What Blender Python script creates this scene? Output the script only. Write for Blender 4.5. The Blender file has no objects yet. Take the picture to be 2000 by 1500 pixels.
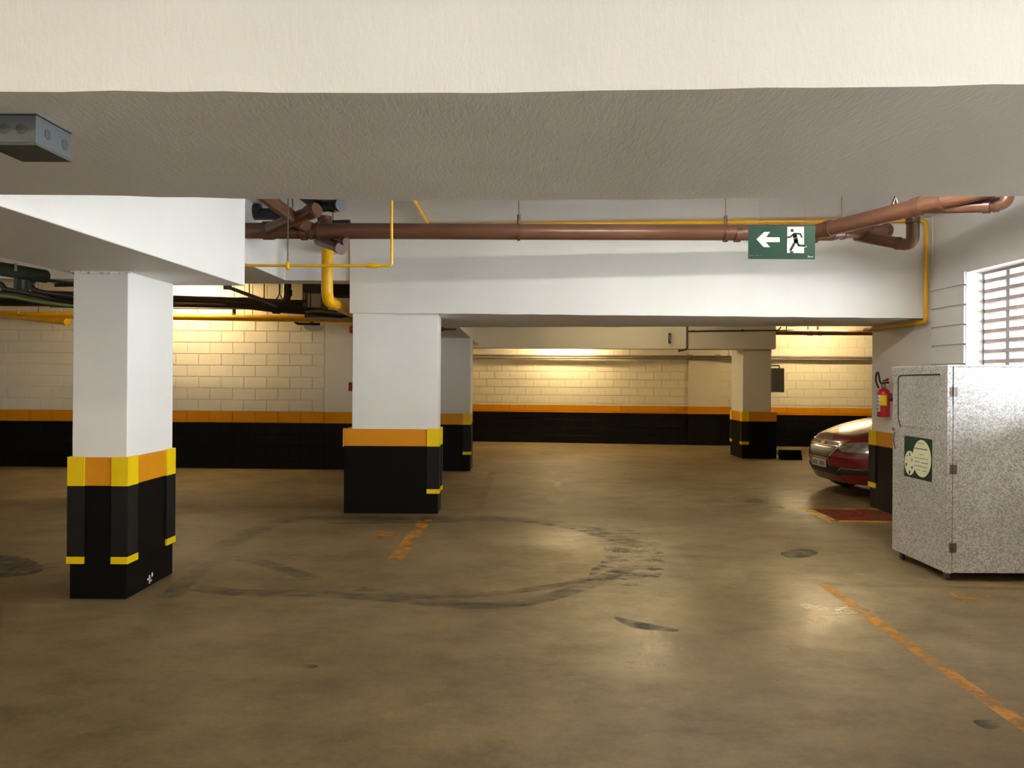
import bpy, bmesh, math, random
from mathutils import Vector, Matrix
random.seed(7)
PI = math.pi
SC = bpy.context.scene
C = SC.collection

# ------------------------------------------------------------------ camera
ROLL = 0.0065
cam_d = bpy.data.cameras.new('camera')
cam = bpy.data.objects.new('camera', cam_d); C.objects.link(cam)
cam_d.sensor_width = 36.0; cam_d.lens = 27.0
cam_d.shift_x = -0.005; cam_d.shift_y = -0.004
cam_d.clip_start = 0.05; cam_d.clip_end = 200
cam.location = (0, 0, 1.5); cam.rotation_euler = (PI / 2, -ROLL, 0)
SC.camera = cam

# ------------------------------------------------------------------ world: bright overcast sky
W = bpy.data.worlds.new('sky'); SC.world = W; W.use_nodes = True
bg = W.node_tree.nodes['Background']
bg.inputs[0].default_value = (0.86, 0.93, 1.0, 1); bg.inputs[1].default_value = 17.0

# daylight portals in the two louvred window openings
def portal(loc, sx, sy):
    d = bpy.data.lights.new('window_portal', 'AREA'); d.shape = 'RECTANGLE'; d.size = sx; d.size_y = sy
    o = bpy.data.objects.new('window_portal', d); C.objects.link(o)
    o.location = loc; o.rotation_euler = (0, PI / 2, 0)
    d.cycles.is_portal = True
portal((4.66, 5.48, 1.93), 1.3, 3.9)
portal((4.66, -.6, 1.5), 2.2, 5.9)

# ------------------------------------------------------------------ exposure
vs = SC.view_settings
vs.view_transform = 'Standard'; vs.look = 'None'; vs.exposure = 1.28; vs.gamma = 1.0
vs.use_curve_mapping = False

# ------------------------------------------------------------------ helpers
def pt(px, py, X=None, Y=None, Z=None):
    """a point of the place from its picture position and one known coordinate"""
    a = (px - 1010) / 1500; b = (py - 742) / 1500
    c, s = math.cos(ROLL), math.sin(ROLL)
    u = a * c + b * s; v = -a * s + b * c
    if Y is None: Y = X / u if X is not None else (1.5 - Z) / v
    return Vector((u * Y, Y, 1.5 - v * Y))

def lin(r, g, b):
    f = lambda c: c / 12.92 if c <= 0.04045 else ((c + 0.055) / 1.055) ** 2.4
    return (f(r / 255), f(g / 255), f(b / 255), 1)

class MB:
    """collects verts and faces; build() links one mesh object"""
    def __init__(self): self.v = []; self.f = []
    def add(self, vs, fs):
        n = len(self.v); self.v += [tuple(p) for p in vs]; self.f += [tuple(i + n for i in f) for f in fs]; return self
    def box(self, x0, x1, y0, y1, z0, z1):
        vs = [(x0,y0,z0),(x1,y0,z0),(x1,y1,z0),(x0,y1,z0),(x0,y0,z1),(x1,y0,z1),(x1,y1,z1),(x0,y1,z1)]
        return self.add(vs, [(3,2,1,0),(4,5,6,7),(0,1,5,4),(1,2,6,5),(2,3,7,6),(3,0,4,7)])
    def hexa(self, b, t):
        return self.add(list(b) + list(t), [(3,2,1,0),(4,5,6,7),(0,1,5,4),(1,2,6,5),(2,3,7,6),(3,0,4,7)])
    def prism(self, poly, M, d):
        """2-d polygon extruded by d along local z, placed by matrix M"""
        n = len(poly)
        vs = [M @ Vector((x, y, 0)) for x, y in poly] + [M @ Vector((x, y, d)) for x, y in poly]
        fs = [tuple(range(n - 1, -1, -1)), tuple(range(n, 2 * n))] + [(i, (i + 1) % n, n + (i + 1) % n, n + i) for i in range(n)]
        return self.add(vs, fs)
    def stroke(self, pts, w, M, d, ends=True):
        for (x0, y0), (x1, y1) in zip(pts, pts[1:]):
            l = math.hypot(x1 - x0, y1 - y0) or 1e-6; nx, ny = -(y1 - y0) / l * w / 2, (x1 - x0) / l * w / 2
            self.prism([(x0 - nx, y0 - ny), (x1 - nx, y1 - ny), (x1 + nx, y1 + ny), (x0 + nx, y0 + ny)], M, d)
        for x, y in (pts if ends else pts[1:-1]):
            self.prism([(x + w / 2 * math.cos(k * PI / 6), y + w / 2 * math.sin(k * PI / 6)) for k in range(12)], M, d)
        return self
    def tube(self, pts, r, seg=14, bend=0.0, cap=True):
        P = [Vector(p) for p in pts]
        if bend and len(P) > 2:
            Q = [P[0]]
            for a, b, c in zip(P, P[1:], P[2:]):
                d0 = (a - b); d1 = (c - b); k = min(bend, d0.length * .49, d1.length * .49)
                s = b + d0.normalized() * k; e = b + d1.normalized() * k
                for i in range(7):
                    t = i / 6; Q.append((1 - t) ** 2 * s + 2 * t * (1 - t) * b + t * t * e)
            Q.append(P[-1]); P = Q
        rs = r if isinstance(r, (list, tuple)) else [r] * len(P)
        n0 = len(self.v); N = None
        for i, p in enumerate(P):
            t = ((P[i + 1] - p) if i + 1 < len(P) else (p - P[i - 1]))
            if 0 < i < len(P) - 1: t = (P[i + 1] - p).normalized() + (p - P[i - 1]).normalized()
            t.normalize()
            if N is None: N = t.orthogonal().normalized()
            N = (N - t * N.dot(t)).normalized(); B = t.cross(N)
            for k in range(seg):
                a = 2 * PI * k / seg
                self.v.append(tuple(p + (N * math.cos(a) + B * math.sin(a)) * rs[i]))
        for i in range(len(P) - 1):
            for k in range(seg):
                a = n0 + i * seg + k; b = n0 + i * seg + (k + 1) % seg
                self.f.append((a, b, b + seg, a + seg))
        if cap:
            self.f.append(tuple(n0 + seg - 1 - k for k in range(seg)))
            self.f.append(tuple(n0 + (len(P) - 1) * seg + k for k in range(seg)))
        return self
    def lathe(self, prof, M=None, seg=20):
        M = M or Matrix(); n0 = len(self.v)
        for r, z in prof:
            for k in range(seg):
                a = 2 * PI * k / seg; self.v.append(tuple(M @ Vector((r * math.cos(a), r * math.sin(a), z))))
        for i in range(len(prof) - 1):
            for k in range(seg):
                a = n0 + i * seg + k; b = n0 + i * seg + (k + 1) % seg
                self.f.append((a, b, b + seg, a + seg))
        self.f.append(tuple(n0 + seg - 1 - k for k in range(seg)))
        self.f.append(tuple(n0 + (len(prof) - 1) * seg + k for k in range(seg)))
        return self
    def grid(self, rows, close=False):
        """rows: equal-length lists of points"""
        n0 = len(self.v); m = len(rows[0])
        for r in rows: self.v += [tuple(p) for p in r]
        for i in range(len(rows) - 1):
            for k in range(m - 1): a = n0 + i * m + k; self.f.append((a, a + 1, a + m + 1, a + m))
        return self
    def build(self, name, mat, parent=None, smooth=35, bevel=0.0, loc=None):
        me = bpy.data.meshes.new(name); me.from_pydata(self.v, [], self.f); me.update()
        bm = bmesh.new(); bm.from_mesh(me)
        bmesh.ops.recalc_face_normals(bm, faces=bm.faces)
        bm.to_mesh(me); bm.free()
        if smooth:
            for p in me.polygons: p.use_smooth = True
            me.set_sharp_from_angle(angle=math.radians(smooth))
        me.materials.append(mat)
        o = bpy.data.objects.new(name, me); C.objects.link(o)
        if parent: o.parent = parent
        if loc: o.location = loc
        if bevel:
            b = o.modifiers.new('edge', 'BEVEL'); b.width = bevel; b.segments = 2; b.limit_method = 'ANGLE'
        return o

def tag(o, label, cat=None, group=None, kind=None):
    o['label'] = label
    if cat: o['category'] = cat
    if group: o['group'] = group
    if kind: o['kind'] = kind
    return o

def empty(name, loc=(0, 0, 0), rz=0.0):
    o = bpy.data.objects.new(name, None); C.objects.link(o); o.location = loc; o.rotation_euler = (0, 0, rz)
    o.empty_display_size = .1
    return o

def thing(name, label, cat, loc=(0, 0, 0), rz=0.0, group=None, kind=None):
    return tag(empty(name, loc, rz), label, cat, group, kind)

def local(root, p):
    """world point into the frame of a thing (z-rotated empty)"""
    return Matrix.Rotation(-root.rotation_euler[2], 4, 'Z') @ (Vector(p) - Vector(root.location))

# ------------------------------------------------------------------ materials
MATS = {}
def nodes(name):
    m = bpy.data.materials.new(name); m.use_nodes = True; MATS[name] = m
    nt = m.node_tree; return m, nt, nt.nodes['Principled BSDF']

def noise_node(nt, scale, detail=4, vec=None, rough=.55):
    n = nt.nodes.new('ShaderNodeTexNoise'); n.inputs['Scale'].default_value = scale
    n.inputs['Detail'].default_value = detail; n.inputs['Roughness'].default_value = rough
    if vec is not None: nt.links.new(vec, n.inputs['Vector'])
    return n

def ramp(nt, fac, stops, const=False):
    r = nt.nodes.new('ShaderNodeValToRGB'); cr = r.color_ramp
    if const: cr.interpolation = 'CONSTANT'
    while len(cr.elements) < len(stops): cr.elements.new(0.5)
    for e, (p, c) in zip(cr.elements, stops): e.position = p; e.color = c
    nt.links.new(fac, r.inputs[0]); return r

def mixc(nt, fac, a, b, mode='MIX'):
    m = nt.nodes.new('ShaderNodeMix'); m.data_type = 'RGBA'; m.blend_type = mode
    for sock, val in ((m.inputs[0], fac), (m.inputs[6], a), (m.inputs[7], b)):
        if hasattr(val, 'links'): nt.links.new(val, sock)
        else: sock.default_value = val
    return m.outputs[2]

def pos(nt, scale=(1, 1, 1)):
    g = nt.nodes.new('ShaderNodeNewGeometry'); mp = nt.nodes.new('ShaderNodeMapping')
    nt.links.new(g.outputs['Position'], mp.inputs[0]); mp.inputs['Scale'].default_value = scale
    return mp.outputs[0]

def bump(nt, b, h, strength, dist=.01):
    n = nt.nodes.new('ShaderNodeBump'); n.inputs['Strength'].default_value = strength; n.inputs['Distance'].default_value = dist
    nt.links.new(h, n.inputs['Height']); nt.links.new(n.outputs[0], b.inputs['Normal'])

def simple(name, col, rough=.5, metal=0.0, var=.06, scale=8.0, bmp=0.0, bscale=60.0, coat=0.0, spec=.5):
    m, nt, b = nodes(name)
    v = pos(nt); n = noise_node(nt, scale, 4, v)
    c0 = tuple(min(1, c * (1 - var)) for c in col[:3]) + (1,); c1 = tuple(min(1, c * (1 + var)) for c in col[:3]) + (1,)
    r = ramp(nt, n.outputs[0], [(.3, c0), (.7, c1)])
    nt.links.new(r.outputs[0], b.inputs['Base Color'])
    b.inputs['Roughness'].default_value = rough; b.inputs['Metallic'].default_value = metal; b.inputs['Specular IOR Level'].default_value = spec
    if coat: b.inputs['Coat Weight'].default_value = coat; b.inputs['Coat Roughness'].default_value = .06
    if bmp: bump(nt, b, noise_node(nt, bscale, 3, v).outputs[0], bmp)
    return m

WHITE = (.80, .78, .725, 1)
ORANGE = lin(214, 140, 10)
BLACK = (.0035, .0035, .003, 1)

def plaster(name, col=WHITE, stretch=(1, 1, 1), amt=.12):
    m, nt, b = nodes(name)
    v = pos(nt); v2 = pos(nt, stretch)
    n1 = noise_node(nt, 1.2, 5, v); n2 = noise_node(nt, 22, 5, v2, .6); n3 = noise_node(nt, 110, 2, v)
    r = ramp(nt, n1.outputs[0], [(.3, tuple(c * .94 for c in col[:3]) + (1,)), (.7, tuple(min(1, c * 1.03) for c in col[:3]) + (1,))])
    nt.links.new(r.outputs[0], b.inputs['Base Color']); b.inputs['Roughness'].default_value = .6
    add = nt.nodes.new('ShaderNodeMath'); add.operation = 'MULTIPLY_ADD'; add.inputs[1].default_value = .3
    nt.links.new(n3.outputs[0], add.inputs[0]); nt.links.new(n2.outputs[0], add.inputs[2])
    bump(nt, b, add.outputs[0], amt, .006)
    return m

def wall_paint(name, z0, z1, white=WHITE):
    """white wall with an orange stripe above a black dado; heights in metres"""
    m, nt, b = nodes(name)
    g = nt.nodes.new('ShaderNodeNewGeometry'); sp = nt.nodes.new('ShaderNodeSeparateXYZ'); nt.links.new(g.outputs['Position'], sp.inputs[0])
    n = noise_node(nt, 7, 3, g.outputs['Position'])
    ad = nt.nodes.new('ShaderNodeMath'); ad.operation = 'MULTIPLY_ADD'; ad.inputs[1].default_value = .008
    nt.links.new(n.outputs[0], ad.inputs[0]); nt.links.new(sp.outputs[2], ad.inputs[2])
    dv = nt.nodes.new('ShaderNodeMath'); dv.operation = 'DIVIDE'; dv.inputs[1].default_value = 4.0; nt.links.new(ad.outputs[0], dv.inputs[0])
    r = ramp(nt, dv.outputs[0], [(0, BLACK), (z0 / 4, ORANGE), (z1 / 4, white)], True)
    n2 = noise_node(nt, 1.5, 5, g.outputs['Position'])
    r2 = ramp(nt, n2.outputs[0], [(.3, (.92, .92, .92, 1)), (.7, (1.0, 1.0, 1.0, 1))])
    nt.links.new(mixc(nt, 1.0, r.outputs[0], r2.outputs[0], 'MULTIPLY'), b.inputs['Base Color'])
    b.inputs['Roughness'].default_value = .5; b.inputs['Specular IOR Level'].default_value = .15
    bump(nt, b, noise_node(nt, 90, 3, g.outputs['Position']).outputs[0], .15, .004)
    return m

M_PL = plaster('painted_plaster')
M_PLX = plaster('trowelled_plaster', WHITE, (3, .8, 1), .16)
M_CEIL = plaster('ceiling_paint', (.80, .80, .79, 1))
M_WL = wall_paint('left_wall_paint', .757, .95, (.78, .71, .565, 1))
M_WC = wall_paint('middle_wall_paint', .722, .905, (.78, .715, .56, 1))
M_WR = plaster('right_wall_paint', (.80, .79, .76, 1))
M_BLK = simple('black_gloss_paint', BLACK, .45, 0, .2, 5, .08, 40, spec=.12)
M_ORG = simple('orange_paint', ORANGE, .4, 0, .05, 6, .06, 60)
M_YEL = simple('yellow_guard', lin(236, 200, 0), .4, 0, .05, 9)
M_RUB = simple('black_rubber_guard', (.010, .010, .009, 1), .5, 0, .15, 12, spec=.2)
M_BRN = simple('brown_drain_pipe', lin(104, 70, 50), .3, 0, .12, 3)
M_BRN2 = simple('brown_pipe_fitting', lin(96, 62, 46), .32, 0, .12, 5)
M_GASY = simple('yellow_pipe_paint', lin(238, 178, 0), .3, 0, .08, 5)
M_DPIPE = simple('dark_brown_pipe', lin(62, 40, 30), .4, 0, .15, 5)
M_BLKPIPE = simple('black_pipe', (.02, .02, .022, 1), .35, 0, .15, 5)
M_GREEN = simple('dark_green_conduit', lin(44, 60, 50), .4, 0, .1, 9)
M_GREYC = simple('grey_conduit', lin(120, 108, 98), .45, .0, .1, 6)
M_GREY = simple('grey_enamel', lin(126, 128, 126), .45, 0, .06, 12)
M_JBOX = simple('grey_box_paint', lin(84, 88, 88), .5, 0, .06, 12)
M_DGREY = simple('dark_grey_plastic', lin(70, 72, 68), .5, 0, .1, 12)
M_STEEL = simple('steel_rod', lin(120, 110, 100), .4, .8, .15, 20)
M_CHROME = simple('chrome', (.7, .7, .7, 1), .15, 1.0, .05, 20)
M_CREAM = simple('cream_print', lin(236, 236, 200), .5, 0, .03, 20)
M_SIGN = simple('dark_green_sign', lin(22, 56, 40), .4, 0, .06, 14)
M_SIGNMAN = simple('dark_sign_print', lin(26, 38, 30), .5, 0, .06, 14)
M_RED = simple('red_enamel', lin(170, 22, 20), .3, 0, .06, 8)
M_REDSIGN = simple('red_sign', lin(190, 60, 30), .5, 0, .06, 8)
M_PAPER = simple('white_print', (.78, .77, .72, 1), .6, 0, .04, 20)
M_INK = simple('grey_ink', lin(70, 68, 60), .7, 0, .1, 30)
M_LAMPBODY = simple('lamp_housing', (.75, .75, .75, 1), .4, 0, .03, 9)
M_DARK = simple('dark_opening', (.01, .01, .01, 1), .6, 0, .1, 9)
M_LOUV = simple('flare_tinted_concrete', lin(186, 174, 170), .7, 0, .1, 14, .2, 60)  # concrete with the window flare put into its pale pinkish colour
M_CABLE = simple('black_cable', (.015, .014, .014, 1), .5, 0, .1, 20)
M_GCABLE = simple('green_cable', lin(110, 130, 60), .5, 0, .1, 20)

def galvanised():
    m, nt, b = nodes('galvanised_sheet')
    v = pos(nt)
    vo = nt.nodes.new('ShaderNodeTexVoronoi'); vo.inputs['Scale'].default_value = 95; nt.links.new(v, vo.inputs['Vector'])
    n = noise_node(nt, 2.2, 3, v); nf = noise_node(nt, 160, 3, v)
    sep = nt.nodes.new('ShaderNodeSeparateColor'); nt.links.new(vo.outputs['Color'], sep.inputs[0])
    r = ramp(nt, sep.outputs[0], [(.0, (.42, .415, .40, 1)), (.5, (.66, .65, .63, 1)), (1.0, (.88, .87, .85, 1))])
    r2 = ramp(nt, n.outputs[0], [(.3, (.80, .79, .77, 1)), (.7, (1, 1, 1, 1))])
    nt.links.new(mixc(nt, 1.0, r.outputs[0], r2.outputs[0], 'MULTIPLY'), b.inputs['Base Color'])
    b.inputs['Metallic'].default_value = .35
    rr = ramp(nt, sep.outputs[1], [(0, (.34, .34, .34, 1)), (1, (.6, .6, .6, 1))]); nt.links.new(rr.outputs[0], b.inputs['Roughness'])
    bump(nt, b, sep.outputs[2], .35, .003)
    return m
M_GALV = galvanised()

def floor_mat():
    m, nt, b = nodes('worn_concrete_floor')
    v = pos(nt); vs_ = pos(nt, (.8, 1.1, 1))
    vd = pos(nt, (.8, 1.1, 1))
    n1 = noise_node(nt, .55, 6, v, .6); n2 = noise_node(nt, 3.5, 8, vs_, .7); n3 = noise_node(nt, 40, 4, v, .7); n4 = noise_node(nt, 2.6, 8, vd, .75)
    c = ramp(nt, n1.outputs[0], [(.3, lin(100, 84, 58)), (.5, lin(114, 98, 69)), (.72, lin(132, 116, 86))]).outputs[0]
    d = ramp(nt, n2.outputs[0], [(.30, (.62, .60, .56, 1)), (.5, (.98, .98, .98, 1)), (.7, (1.2, 1.19, 1.15, 1))]).outputs[0]
    c = mixc(nt, .8, c, d, 'MULTIPLY')
    e = ramp(nt, n4.outputs[0], [(.32, (.6, .58, .55, 1)), (.5, (1, 1, 1, 1)), (.66, (1.25, 1.24, 1.2, 1))]).outputs[0]
    c = mixc(nt, .7, c, e, 'MULTIPLY')
    g = ramp(nt, n3.outputs[0], [(.35, (.88, .87, .86, 1)), (.65, (1.06, 1.06, 1.05, 1))]).outputs[0]
    c = mixc(nt, .7, c, g, 'MULTIPLY')
    nt.links.new(c, b.inputs['Base Color'])
    # traffic has polished a few patches of the slab
    base = ramp(nt, n2.outputs[0], [(.3, (.52, .52, .52, 1)), (.7, (.68, .68, .68, 1))]).outputs[0]
    cur = base
    for (x, y, rx, ry) in ((.75, 4.3, 1.3, 1.9), (1.0, 6.6, 1.6, 1.9), (3.0, 9.6, 1.8, 2.2), (2.0, 5.0, 1.7, 1.7)):
        g_ = nt.nodes.new('ShaderNodeNewGeometry'); mp = nt.nodes.new('ShaderNodeMapping'); mp.vector_type = 'TEXTURE'
        nt.links.new(g_.outputs['Position'], mp.inputs[0]); mp.inputs['Location'].default_value = (x, y, 0); mp.inputs['Scale'].default_value = (rx, ry, 1)
        gr = nt.nodes.new('ShaderNodeTexGradient'); gr.gradient_type = 'SPHERICAL'; nt.links.new(mp.outputs[0], gr.inputs[0])
        mm = nt.nodes.new('ShaderNodeMath'); mm.operation = 'MULTIPLY'; nt.links.new(gr.outputs[1], mm.inputs[0]); nt.links.new(n4.outputs[0], mm.inputs[1])
        mk = ramp(nt, mm.outputs[0], [(.0, (0, 0, 0, 1)), (.15, (.25, .25, .25, 1)), (.5, (1, 1, 1, 1))]).outputs[0]
        cur = mixc(nt, mk, cur, (.26, .26, .26, 1))
    nt.links.new(cur, b.inputs['Roughness'])
    sp_ = ramp(nt, cur, [(.24, (.5, .5, .5, 1)), (.62, (.13, .13, .13, 1))]); nt.links.new(sp_.outputs[0], b.inputs['Specular IOR Level'])
    h = nt.nodes.new('ShaderNodeMath'); h.operation = 'MULTIPLY_ADD'; h.inputs[1].default_value = .25
    nt.links.new(n3.outputs[0], h.inputs[0]); nt.links.new(n4.outputs[0], h.inputs[2])
    bump(nt, b, h.outputs[0], .35, .012)
    return m
M_FLOOR = floor_mat()

def worn(name, col, lo, hi, scale=5.0, stretch=(1, 1, 1), rough=.5, maxa=1.0):
    """paint or rubber worn through to the concrete"""
    m, nt, b = nodes(name)
    v = pos(nt, stretch); n = noise_node(nt, scale, 7, v, .7)
    b.inputs['Base Color'].default_value = col; b.inputs['Roughness'].default_value = rough
    r = ramp(nt, n.outputs[0], [(lo, (0, 0, 0, 1)), (hi, (maxa, maxa, maxa, 1))])
    nt.links.new(r.outputs[0], b.inputs['Alpha'])
    return m
M_LINE = worn('worn_yellow_line', lin(196, 132, 30), .36, .56, 5, maxa=.75)
M_LINE2 = worn('faded_yellow_line', lin(170, 112, 40), .42, .66, 4, maxa=.5)
M_LINE3 = worn('very_faded_line', lin(176, 120, 60), .45, .75, 4, maxa=.4)
M_TYRE = worn('tyre_rubber_mark', (.035, .032, .028, 1), .40, .68, 6, (.8, 2.0, 1), .5, .6)
M_TYRE2 = worn('tyre_scuff_mark', (.03, .028, .024, 1), .50, .62, 5, (.8, 1.4, 1), .5, .75)
M_OIL = worn('oil_stain', (.03, .027, .022, 1), .36, .6, 6, (1, 1, 1), .6, .75)
M_FRED = worn('worn_red_paint', lin(140, 38, 30), .30, .55, 5, maxa=.85)
M_FYEL = worn('worn_border_yellow', lin(214, 170, 50), .30, .55, 5, maxa=.9)

def lamp_mat(name, col, s):
    m, nt, b = nodes(name)
    b.inputs['Base Color'].default_value = (.9, .9, .9, 1)
    b.inputs['Emission Color'].default_value = col; b.inputs['Emission Strength'].default_value = s
    return m
COOL = (1.0, .965, .89, 1); WARM = (1.0, .77, .42, 1); MIDW = (1.0, .87, .64, 1)

# ------------------------------------------------------------------ setting: floor, ceiling, walls
ZC = 3.22                                              # ceiling height
tag(MB().box(-11, 10, -9.6, 19.6, -.15, 0).build('floor', M_FLOOR, None, 0), 'worn brown-grey polished concrete garage floor', 'floor', kind='structure')
tag(MB().box(-11, 10, -9.6, 19.6, ZC, ZC + .2).build('ceiling', M_CEIL, None, 0), 'white painted concrete ceiling slab between the beams', 'ceiling', kind='structure')

def block_mesh(L, H, D, name='block'):
    b = MB().box(0, L, -D, .004, 0, H)                 # front face at local y = -D, small bevel cut in
    me = bpy.data.meshes.new(name); me.from_pydata(b.v, [], b.f); me.update()
    bm = bmesh.new(); bm.from_mesh(me)
    bmesh.ops.recalc_face_normals(bm, faces=bm.faces)
    fr = [e for e in bm.edges if all(abs(v.co.y + D) < 1e-6 for v in e.verts)]
    bmesh.ops.bevel(bm, geom=fr, offset=.0025, segments=1, affect='EDGES')
    bm.to_mesh(me); bm.free(); return me

def block_wall(name, label, p0, p1, h, mat, spans, rows, course, pitch, thick=.2, skip=None, z_off=0.0):
    """backing wall from p0 to p1 (plan) with block children proud of it; front faces right-hand normal"""
    d = Vector((p1[0] - p0[0], p1[1] - p0[1], 0)); L = d.length; a = math.atan2(d.y, d.x)
    w = MB().box(0, L, 0, thick, 0, h).build(name, mat, None, 0)
    w.location = (p0[0], p0[1], 0); w.rotation_euler = (0, 0, a)
    tag(w, label, 'wall', kind='structure')
    cache = {}
    J = .012
    for s0, s1 in spans:
        for r in range(*rows):
            z = z_off + r * course
            x = s0 - (pitch / 2 if r % 2 else 0)
            while x < s1 - .03:
                xa, xb = max(x, s0), min(x + pitch, s1)
                if xb - xa > .06 and not (skip and skip(xa, xb, z)):
                    k = round(xb - xa - J, 3)
                    if k not in cache:
                        cache[k] = block_mesh(k, course - J, .012); cache[k].materials.append(mat)
                    o = bpy.data.objects.new('block', cache[k]); C.objects.link(o); o.parent = w
                    o.location = (xa + J / 2, 0, z + J / 2)
                x += pitch
    return w

# left back wall
LW0, LW1 = (-10.8, 12.90), (-1.3, 12.682)
wl = block_wall('wall_back_left', 'cream block wall with orange stripe and black dado behind the yellow pipe', LW0, LW1, ZC + .05, M_WL,
                [(1.9, 7.62)], (0, 17), .19, .38)
pil = MB().box(7.62, 9.5, -.02, 0, 0, ZC).build('pilaster', M_WL, wl, 0)
# step between the two back walls
tag(MB().box(-1.75, -1.55, 12.6, 19.2, 0, ZC + .05).build('wall_step', M_WL, None, 0), 'short return wall hidden behind the pillars', 'wall', kind='structure')
# middle back wall
CW0 = Vector((-1.7, 18.73)); CW1 = Vector((9.9, 17.34)); cd = (CW1 - CW0).normalized()
def cw(x): return (x - CW0.x) / cd.x
wc = block_wall('wall_back', 'long cream block wall with orange stripe and black dado at the far end', CW0, CW1, ZC + .05, M_WC,
                [(cw(-1.3), cw(4.02)), (cw(4.74), cw(8.3))], (0, 15), .19, .38,
                skip=lambda a, b, z: (b < cw(4.1) and z > 2.2) or (a > cw(6.6) and z < .5))
MB().box(cw(4.02), cw(4.74), -.06, 0, 0, ZC).build('pilaster', M_WC, wc, 0)
# closing walls, out of the picture
tag(MB().box(-11, -10.7, -9.6, 13.2, 0, ZC + .05).build('wall_left', M_WL, None, 0), 'cream side wall beyond the pillar, out of view', 'wall', kind='structure')
tag(MB().box(-11, 5, -9.6, -9.3, 0, ZC + .05).build('wall_front', M_WL, None, 0), 'cream wall behind the viewpoint', 'wall', kind='structure')
tag(MB().box(9.7, 10, 8.8, 18, 0, ZC + .05).build('wall_far_right', M_WC, None, 0), 'cream wall behind the parked car', 'wall', kind='structure')

# right wall with two louvred openings
XR = 4.30
rw = MB()
WZ0, WZ1 = 1.30, 2.56
rw.box(XR, XR + .3, 2.3, 8.9, 0, WZ0).box(XR, XR + .3, -9.6, 2.3, 0, .5).box(XR, XR + .3, -9.6, 8.9, WZ1, ZC + .05)
rw.box(XR, XR + .3, 7.36, 8.9, WZ0, WZ1).box(XR, XR + .3, 2.3, 3.6, WZ0, WZ1).box(XR, XR + .3, -9.6, -3.5, .5, WZ1)
rw.box(XR + .25, 10, 8.8, 9.0, 0, ZC + .05)
wr = tag(rw.build('wall_right', M_WR, None, 0), 'white side wall around the louvred window beside the metal cabinet', 'wall', kind='structure')
bm_ = None
for r in range(0, 13):
    z0 = .16 + .19 * r; z1 = min(z0 + .19, 2.585)
    H = z1 - z0 - .018
    if H < .03: continue
    key = round(H, 3)
    me = MB().box(-.02, .004, 7.365, 7.955, 0, H)
    o = me.build('block', M_WR, wr, 0, 0, (XR, 0, z0 + .009))
# window louvres
def louvre(name, label, y0, y1, WZ0=1.30):
    w = thing(name, label, 'window', (XR + .16, (y0 + y1) / 2, WZ0), 0, None, 'structure')
    h = WZ1 - WZ0; L = y1 - y0
    f = MB().box(0, .08, -L / 2, L / 2, h - .025, h).box(0, .08, -L / 2, L / 2, 0, .03).box(0, .08, L / 2 - .025, L / 2, .03, h - .025).box(0, .08, -L / 2, -L / 2 + .025, .03, h - .025)
    f.build('window_frame', M_LOUV, w, 0)
    n = int(L / .37)
    me = MB().box(.004, .076, -.026, .026, .03, h - .025).build('mullion', M_LOUV, w, 0)
    for i in range(1, n + 1):
        o = me if i == 1 else me.copy()
        if i > 1: C.objects.link(o)
        o.location.y = L / 2 - i * .365
    s0 = MB().hexa([(.0, -L / 2, -.008), (.07, -L / 2, -.020), (.07, L / 2, -.020), (.0, L / 2, -.008)],
                   [(.0, -L / 2, .026), (.07, -L / 2, .014), (.07, L / 2, .014), (.0, L / 2, .026)]).build('slat', M_LOUV, w, 0)
    k = 0; z = h - .025 - .075
    while z > .04:
        o = s0 if k == 0 else s0.copy()
        if k: C.objects.link(o)
        o.location = (0, 0, z); z -= .0955; k += 1
    return w
louvre('window_1', 'bright louvred concrete window above the metal cabinet', 3.6, 7.36)
louvre('window_2', 'unseen louvred concrete window behind the viewpoint, enlarged to add daylight', -3.5, 2.3, .5)  # unseen window with a lowered sill, added to throw daylight upward
# rough mortar joint over the window corner
# ------------------------------------------------------------------ beams
def beam(label, fb, bb, zt, mat=M_PLX, jit=.004, n=40, name='beam'):
    """fb / bb: polylines of the front and back bottom edges (x, y, z)"""
    def samp(pl, t):
        ls = [0]
        for a, b in zip(pl, pl[1:]): ls.append(ls[-1] + (Vector(b) - Vector(a)).length)
        s = t * ls[-1]
        for i in range(len(pl) - 1):
            if s <= ls[i + 1] + 1e-9:
                k = (s - ls[i]) / (ls[i + 1] - ls[i]); return Vector(pl[i]).lerp(Vector(pl[i + 1]), k)
        return Vector(pl[-1])
    rows = [[], [], [], []]
    for i in range(n + 1):
        t = i / n
        a = samp(fb, t); b = samp(bb, t)
        if 0 < i < n:
            a.z += random.uniform(-jit, jit); a.y += random.uniform(-jit, jit); b.z += random.uniform(-jit, jit)
        rows[0].append((a.x, a.y, zt)); rows[1].append(a); rows[2].append(b); rows[3].append((b.x, b.y, zt))
    m = MB().grid(rows)
    k = n + 1
    m.f.append((0, k, 2 * k, 3 * k)); m.f.append((n, 3 * k + n, 2 * k + n, k + n))
    m.f += [(i, i + 1, 3 * k + i + 1, 3 * k + i) for i in range(n)]
    o = m.build(name, mat, None, 30)
    return tag(o, label, 'beam', kind='structure')

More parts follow.
